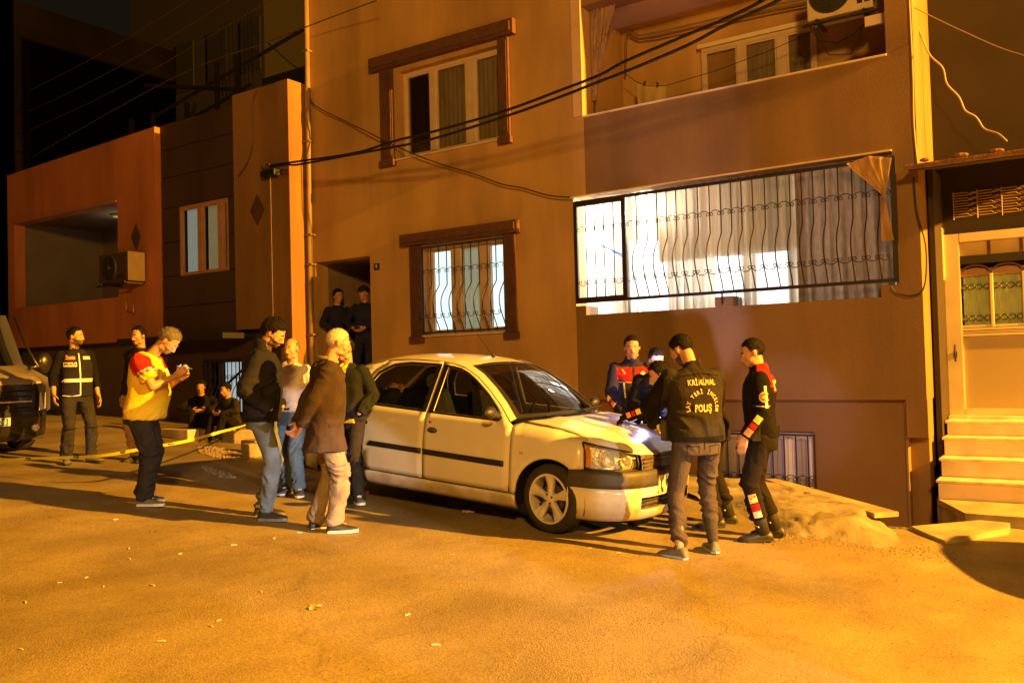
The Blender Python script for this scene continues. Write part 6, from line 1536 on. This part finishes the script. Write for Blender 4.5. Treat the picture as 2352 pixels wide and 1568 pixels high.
# ------------------------------------------------------------------ cables, tape, litter
def cable(pts, r, label, name='cable', m=None, sag=.0, seed=0):
    P = []; n = len(pts)
    for i in range(n - 1):
        p0, p1, p2, p3 = [Vector(pts[max(0, min(n - 1, j))]) for j in (i - 1, i, i + 1, i + 2)]
        for k in range(8):
            t = k / 8; P.append(.5 * ((2 * p1) + (p2 - p0) * t + (2 * p0 - 5 * p1 + 4 * p2 - p3) * t * t + (3 * p1 - p0 - 3 * p2 + p3) * t ** 3))
    P.append(Vector(pts[-1])); o = MB().tube(P, r, 6).build(name, m or M_cable, None, smooth=True); tag(o, label, 'cable'); return o
cable([(-11.72, 10.2, 3.55), (-11.16, 10.08, 3.49), (-10.73, 9.95, 3.43), (-9.36, 9.83, 3.33), (-8.47, 9.71, 3.34), (-7.62, 9.58, 3.31), (-6.39, 9.46, 3.33), (-5.45, 9.34, 3.39), (-4.78, 9.22, 3.43), (-4.38, 9.09, 3.47), (-3.59, 8.97, 3.55), (-3.12, 8.85, 3.57), (-2.63, 8.72, 3.62), (-2.36, 8.6, 3.68), (1.0, 7.6, 4.3)], .018, 'upper of the two thick black cables crossing the facade')
cable([(-11.66, 10.15, 3.5), (-11.11, 10.02, 3.44), (-10.67, 9.9, 3.36), (-9.3, 9.77, 3.29), (-8.42, 9.64, 3.23), (-7.56, 9.52, 3.19), (-6.34, 9.39, 3.23), (-5.41, 9.26, 3.28), (-4.74, 9.13, 3.32), (-4.35, 9.01, 3.32), (-3.55, 8.88, 3.4), (-3.09, 8.75, 3.46), (-2.46, 8.63, 3.54), (-2.17, 8.5, 3.59), (1.2, 7.4, 4.2)], .018, 'lower of the two thick black cables crossing the facade')
cable([(-13.09, 11.4, 6.35), (-12.52, 11.35, 5.87), (-11.96, 11.29, 5.43), (-11.22, 10.72, 4.68), (-10.42, 10.72, 4.20), (-9.86, 10.65, 3.91), (-9.45, 10.65, 3.68), (-8.82, 10.65, 3.36), (-8.28, 10.7, 3.12), (-7.73, 10.7, 2.91), (-7.24, 10.7, 2.69), (-6.89, 10.7, 2.59), (-6.44, 10.7, 2.42), (-6.06, 10.7, 2.34)], .011, 'thin black cable running diagonally from the roof to the corner of the lit loggia')
cable([(-24, 11.2, 5.0), (-18, 10.8, 5.6), (-14.55, 10.6, 5.89), (-12.14, 10.5, 5.88), (-11.0, 10.4, 5.86), (-9.99, 10.3, 5.83), (-9.16, 10.2, 5.79)], .010, 'faint thin cable high above the left roofs', m=mat('cable_faint', (.12, .07, .05), .7))
for k, dz in enumerate((.55, 1.0, 1.5)): cable([(-26, 11.2, 5.3 + dz), (-18, 10.8, 5.5 + dz), (-12, 10.3, 5.9 + dz), (-9, 10.0, 6.2 + dz)], .007, ['lowest', 'middle', 'highest'][k] + ' of three very faint wires in the dark above the left roofs', m=MATS['cable_faint'])
cable([(-1.63, 11.0, 4.05), (-1.57, 11.3, 3.80), (-1.49, 11.4, 3.56), (-1.36, 11.4, 3.38), (-1.32, 11.4, 3.18), (-1.2, 11.4, 3.0), (-1.14, 11.4, 2.83), (-1.03, 11.4, 2.73), (-0.95, 11.4, 2.58), (-0.81, 11.3, 2.48), (-0.72, 11.2, 2.36)], .011, 'wavy pale cable dropping from the building corner to the rusty awning', m=mat('cable_pale', (.32, .24, .20), .6))
cable([(-1.64, 11.0, 4.07), (-1.06, 10.7, 3.53), (-0.48, 10.4, 3.05), (.6, 9.9, 2.4)], .006, 'thin straight wire running right from the building corner', m=MATS['cable_pale'])
cable([(-12.24, 10.38, 5.03), (-12.38, 10.38, 4.75), (-12.37, 10.38, 4.18), (-12.52, 10.38, 3.78), (-12.8, 10.38, 3.54)], .010, 'thin cable hanging down the salmon wall')
cable([(-1.9, 10.7, .78), (-1.84, 10.72, .70), (-1.68, 10.72, .66), (-1.55, 10.72, .76), (-1.52, 10.72, 1.2), (-1.60, 10.74, 1.6), (-1.62, 10.74, 2.0)], .009, 'black cable looping at the right end of the loggia')
cable([(-1.60, 10.74, 4.2), (-1.585, 10.70, 3.2), (-1.60, 10.74, 2.6), (-1.57, 10.72, 2.1)], .014, 'pale cable clipped down the edge of the building', m=M_pipe)
JB = thing('junction_box', 'black cable junction box on the corner of the salmon house', 'box')
bx('box_body', -12.02, -11.66, 10.22, 10.36, 3.39, 3.50, M_blacktrim, JB, .01)
MB().tube([(-12.06, 10.28, 3.62), (-12.0, 10.28, 3.55), (-11.98, 10.28, 3.48)], .012, 5).tube([(-11.98, 10.3, 3.50), (-11.9, 10.26, 3.60), (-11.75, 10.2, 3.58)], .012, 5).tube([(-11.9, 10.3, 3.5), (-11.85, 10.26, 3.56), (-11.7, 10.2, 3.53)], .012, 5).tube([(-11.66, 10.3, 3.45), (-11.5, 10.25, 3.42), (-11.42, 10.25, 3.36)], .010, 5).build('cable_tail', M_cable, JB)
# police tape
TP = [(-15.0, 5.6, -1.0), (-12.4, 5.3, -.98), (-10.76, 5.2, -.96), (-10.17, 5.2, -.925), (-9.53, 5.3, -.90), (-8.94, 5.4, -.865), (-8.55, 5.6, -.80), (-8.27, 5.9, -.745), (-8.59, 6.6, -.71), (-9.31, 7.6, -.70), (-10.4, 9.0, -.66), (-11.2, 9.62, -.60)]
P = []
for i in range(len(TP) - 1):
    p0, p1, p2, p3 = [Vector(TP[max(0, min(len(TP) - 1, j))]) for j in (i - 1, i, i + 1, i + 2)]
    for k in range(14): t = k / 14; P.append(.5 * ((2 * p1) + (p2 - p0) * t + (2 * p0 - 5 * p1 + 4 * p2 - p3) * t * t + (3 * p1 - p0 - 3 * p2 + p3) * t ** 3))
V = []; F = []
for i, q in enumerate(P):
    a = .5 * math.sin(i * .11) + .3 * math.sin(i * .05 + 1)
    w = Vector((0, math.sin(a) * .9, math.cos(a))) * .017; V += [q - w, q + w]
F = [(2 * i, 2 * i + 2, 2 * i + 3, 2 * i + 1) for i in range(len(P) - 1)]
M_tape = mat('tape_yellow', (.85, .74, .06), .3, .05, 5)
TAPE = meshob('police_tape', V, F, M_tape, smooth=True); tag(TAPE, 'yellow barrier tape with black lettering strung low across the left of the street', 'tape')
for i in range(6, len(P) - 14, 17):
    V_, F_ = text_mesh('POLİS', .034, 0, .002)
    out = []
    for v in V_:
        k = i + 3 + v.x / .05; j = max(0, min(len(P) - 2, int(k))); t = k - j
        c_ = P[j].lerp(P[j + 1], t); a = .5 * math.sin(k * .11) + .3 * math.sin(k * .05 + 1); w = Vector((0, math.sin(a) * .9, math.cos(a)))
        nrm = Vector((0, -math.cos(a), math.sin(a) * .9)); out.append(c_ + w * v.y + nrm * .003)
    meshob('tape_lettering', out, F_, M_cable, TAPE)
# litter on the road
M_paper = mat('litter_paper', (.78, .74, .66), .8, .15, 20)
def on_road(x, y, h=0): return gz(x, y) + .012 * noise.noise(Vector((x * .8, y * .8, 0))) + .002 + h
rl = random.Random(21)
b0 = MB().tube([(-.028, 0, .004), (.012, .001, .005), (.03, 0, .004)], [.0045, .0045, .004], 6).build('cigarette_end', M_paper)
tag(b0, 'white cigarette end lying on the road', 'cigarette end', 'cigarette ends scattered on the road')
first = True
for x, y in [(-5.7, 5.2), (-5.71, 4.93), (-5.78, 4.58), (-6.3, 4.0), (-5.87, 4.15), (-6.02, 3.82), (-5.78, 3.35), (-5.49, 3.3), (-5.79, 3.17), (-5.27, 3.51), (-5.52, 2.81), (-4.73, 2.38), (-4.3, 3.29), (-4.25, 3.2), (-4.25, 2.88), (-3.07, 3.77), (-3.53, 4.07), (-7.33, 4.53), (-3.51, 6.35), (-4.58, 3.84)]:
    o = b0 if first else b0.copy()
    if not first: COL.objects.link(o)
    first = False; o.location = (x, y, on_road(x, y)); o.rotation_euler = (0, 0, rl.uniform(0, PI)); s_ = rl.uniform(.45, .85); o.scale = (s_, s_ * 1.3, s_ * 1.3)
def scrap(x, y, s, m, label, cat='litter', name='paper_scrap'):
    n = 5; v = [((i - n / 2) * s / n + .1 * s * rl.uniform(-1, 1), (j - n / 2) * s * .7 / n + .1 * s * rl.uniform(-1, 1), abs(noise.noise(Vector((i * .7, j * .7, x)))) * s * .35) for j in range(n + 1) for i in range(n + 1)]
    o = meshob(name, v, [(j * (n + 1) + i, j * (n + 1) + i + 1, (j + 1) * (n + 1) + i + 1, (j + 1) * (n + 1) + i) for j in range(n) for i in range(n)], m, smooth=True); o.location = (x, y, on_road(x, y)); o.rotation_euler = (0, 0, rl.uniform(0, 3)); tag(o, label, cat)
M_leaf = mat('leaf_dry', (.62, .40, .12), .8, .3, 20)
scrap(-4.06, 3.82, .09, M_leaf, 'flat yellow leaf lying in the middle of the road', 'leaf', 'dry_leaf'); scrap(-4.24, 5.42, .05, M_leaf, 'small curled brown leaf on the road below the car', 'leaf', 'dry_leaf'); scrap(-6.69, 4.47, .05, M_leaf, 'small tan leaf on the road left of the walkers', 'leaf', 'dry_leaf')
scrap(-4.95, 7.05, .07, M_paper, 'white paper scrap under the car behind its front wheel'); scrap(-5.2, 6.95, .12, M_paper, 'torn grey paper under the car sill'); scrap(-3.25, 6.35, .05, M_paper, 'small white scrap beside the left covered shoe')
tag(bx('red_lid', -6.66, -6.62, 7.02, 7.06, on_road(-6.64, 7.04), on_road(-6.64, 7.04, .02), MATS['red_lens'], None, .004), 'tiny red lid on the road under the car', 'lid')
# sand washed across the dark part of the road, left
for (cx, cy, rx, ry, lb) in [(-10.5, 8.1, .75, .30, 'pale sandy rubble strip beside the seated people'), (-9.0, 6.9, .5, .14, 'thin pale sand smear on the road between the groups')]:
    sm_ = MB(); 
    for _ in range(500):
        a = rl.uniform(0, 2 * PI); q = math.sqrt(rl.random()); stone(sm_, cx + rx * q * math.cos(a) - ry * q * math.sin(a) * .5, cy + ry * q * math.sin(a) - rx * q * math.cos(a) * .3, rl.uniform(.008, .03))
    sm_.build('rubble_patch', MATS['grit_stone'] if cx > -10 else mat('pale_rubble', (.30, .24, .18), .95, .3, 20), kind='stuff')
for i, (x, y, z, s_, lb) in enumerate([(-12.9, 8.75, -1.02, .55, 'long pale kerb block behind the yellow shirt man'), (-10.35, 8.35, -1.12, .22, 'small pale rubble block near the seated people'), (-9.9, 8.0, -1.15, .12, 'smallest pale rubble block on the road edge')]):
    tag(bx('rubble_block', x, x + s_ * 1.4, y, y + .22, z - .05, z + .11 + .02 * i, M_marble if i == 0 else M_concrete, None, .015), lb, 'block')
# a second car waits just right of the view; its shadow falls into the corner
P2 = thing('waiting_car', 'dark car standing at the right edge with only its shadow in view', 'car', (2.28, 8.75, gz(1.2, 8.5)), (0, 0, R(24)))
M_p2 = mat('paint_dark', (.03, .03, .035), .3, .1, 3, coat=.5)
sb = MB(); 
for zz_, hw, x0_, x1_ in ((.25, .80, -2.1, 2.1), (.55, .87, -2.15, 2.15), (.85, .84, -2.1, 2.1), (.95, .80, -2.0, 1.9)):
    pass
def body2(u, v):
    prof = [(-2.15, .3), (-2.2, .65), (-2.1, .92), (-1.75, 1.0), (-1.25, 1.40), (-.6, 1.50), (.5, 1.46), (1.15, 1.02), (2.0, .80), (2.15, .5), (2.1, .3)]
    k = v * (len(prof) - 1); i = min(len(prof) - 2, int(k)); t = k - i; x = prof[i][0] * (1 - t) + prof[i + 1][0] * t; z = prof[i][1] * (1 - t) + prof[i + 1][1] * t
    q = u * 2 - 1; w = .86 - .25 * max(0, z - .95); return (x * (1 - .06 * q * q), w * math.copysign(abs(q) ** .8, q), z - .06 * q ** 4)
grid('body', body2, 16, 30, M_p2, P2)
for s in (-1, 1):
    pr = [(-2.12, .22), (-2.18, .65), (-2.08, .88), (-1.75, .96), (-1.27, 1.33), (-.6, 1.43), (.5, 1.39), (1.13, .97), (1.95, .76), (2.1, .5), (2.05, .22)]
    V = [(x * .94, s * (.86 - .25 * max(0, z - .95)), z) for x, z in pr]; meshob('side_panel', V, [tuple(range(len(V)))], M_p2, P2)
    wheel(P2, 1.35, s * .76, s); wheel(P2, -1.30, s * .76, s)

# ------------------------------------------------------------------ tidy: put each thing's origin at its base
for o in [q for q in SC.objects if q.parent is None and q.type == 'EMPTY' and q.location.length < 1e-6 and not q.get('kind')]:
    pts = []
    for c in o.children_recursive:
        if c.type == 'MESH': pts += [c.matrix_basis @ Vector(k) for k in (c.bound_box[0], c.bound_box[6])]
    if not pts: continue
    base = Vector(((min(p.x for p in pts) + max(p.x for p in pts)) / 2, (min(p.y for p in pts) + max(p.y for p in pts)) / 2, min(p.z for p in pts)))
    o.location = base
    for c in o.children: c.location = c.location - base
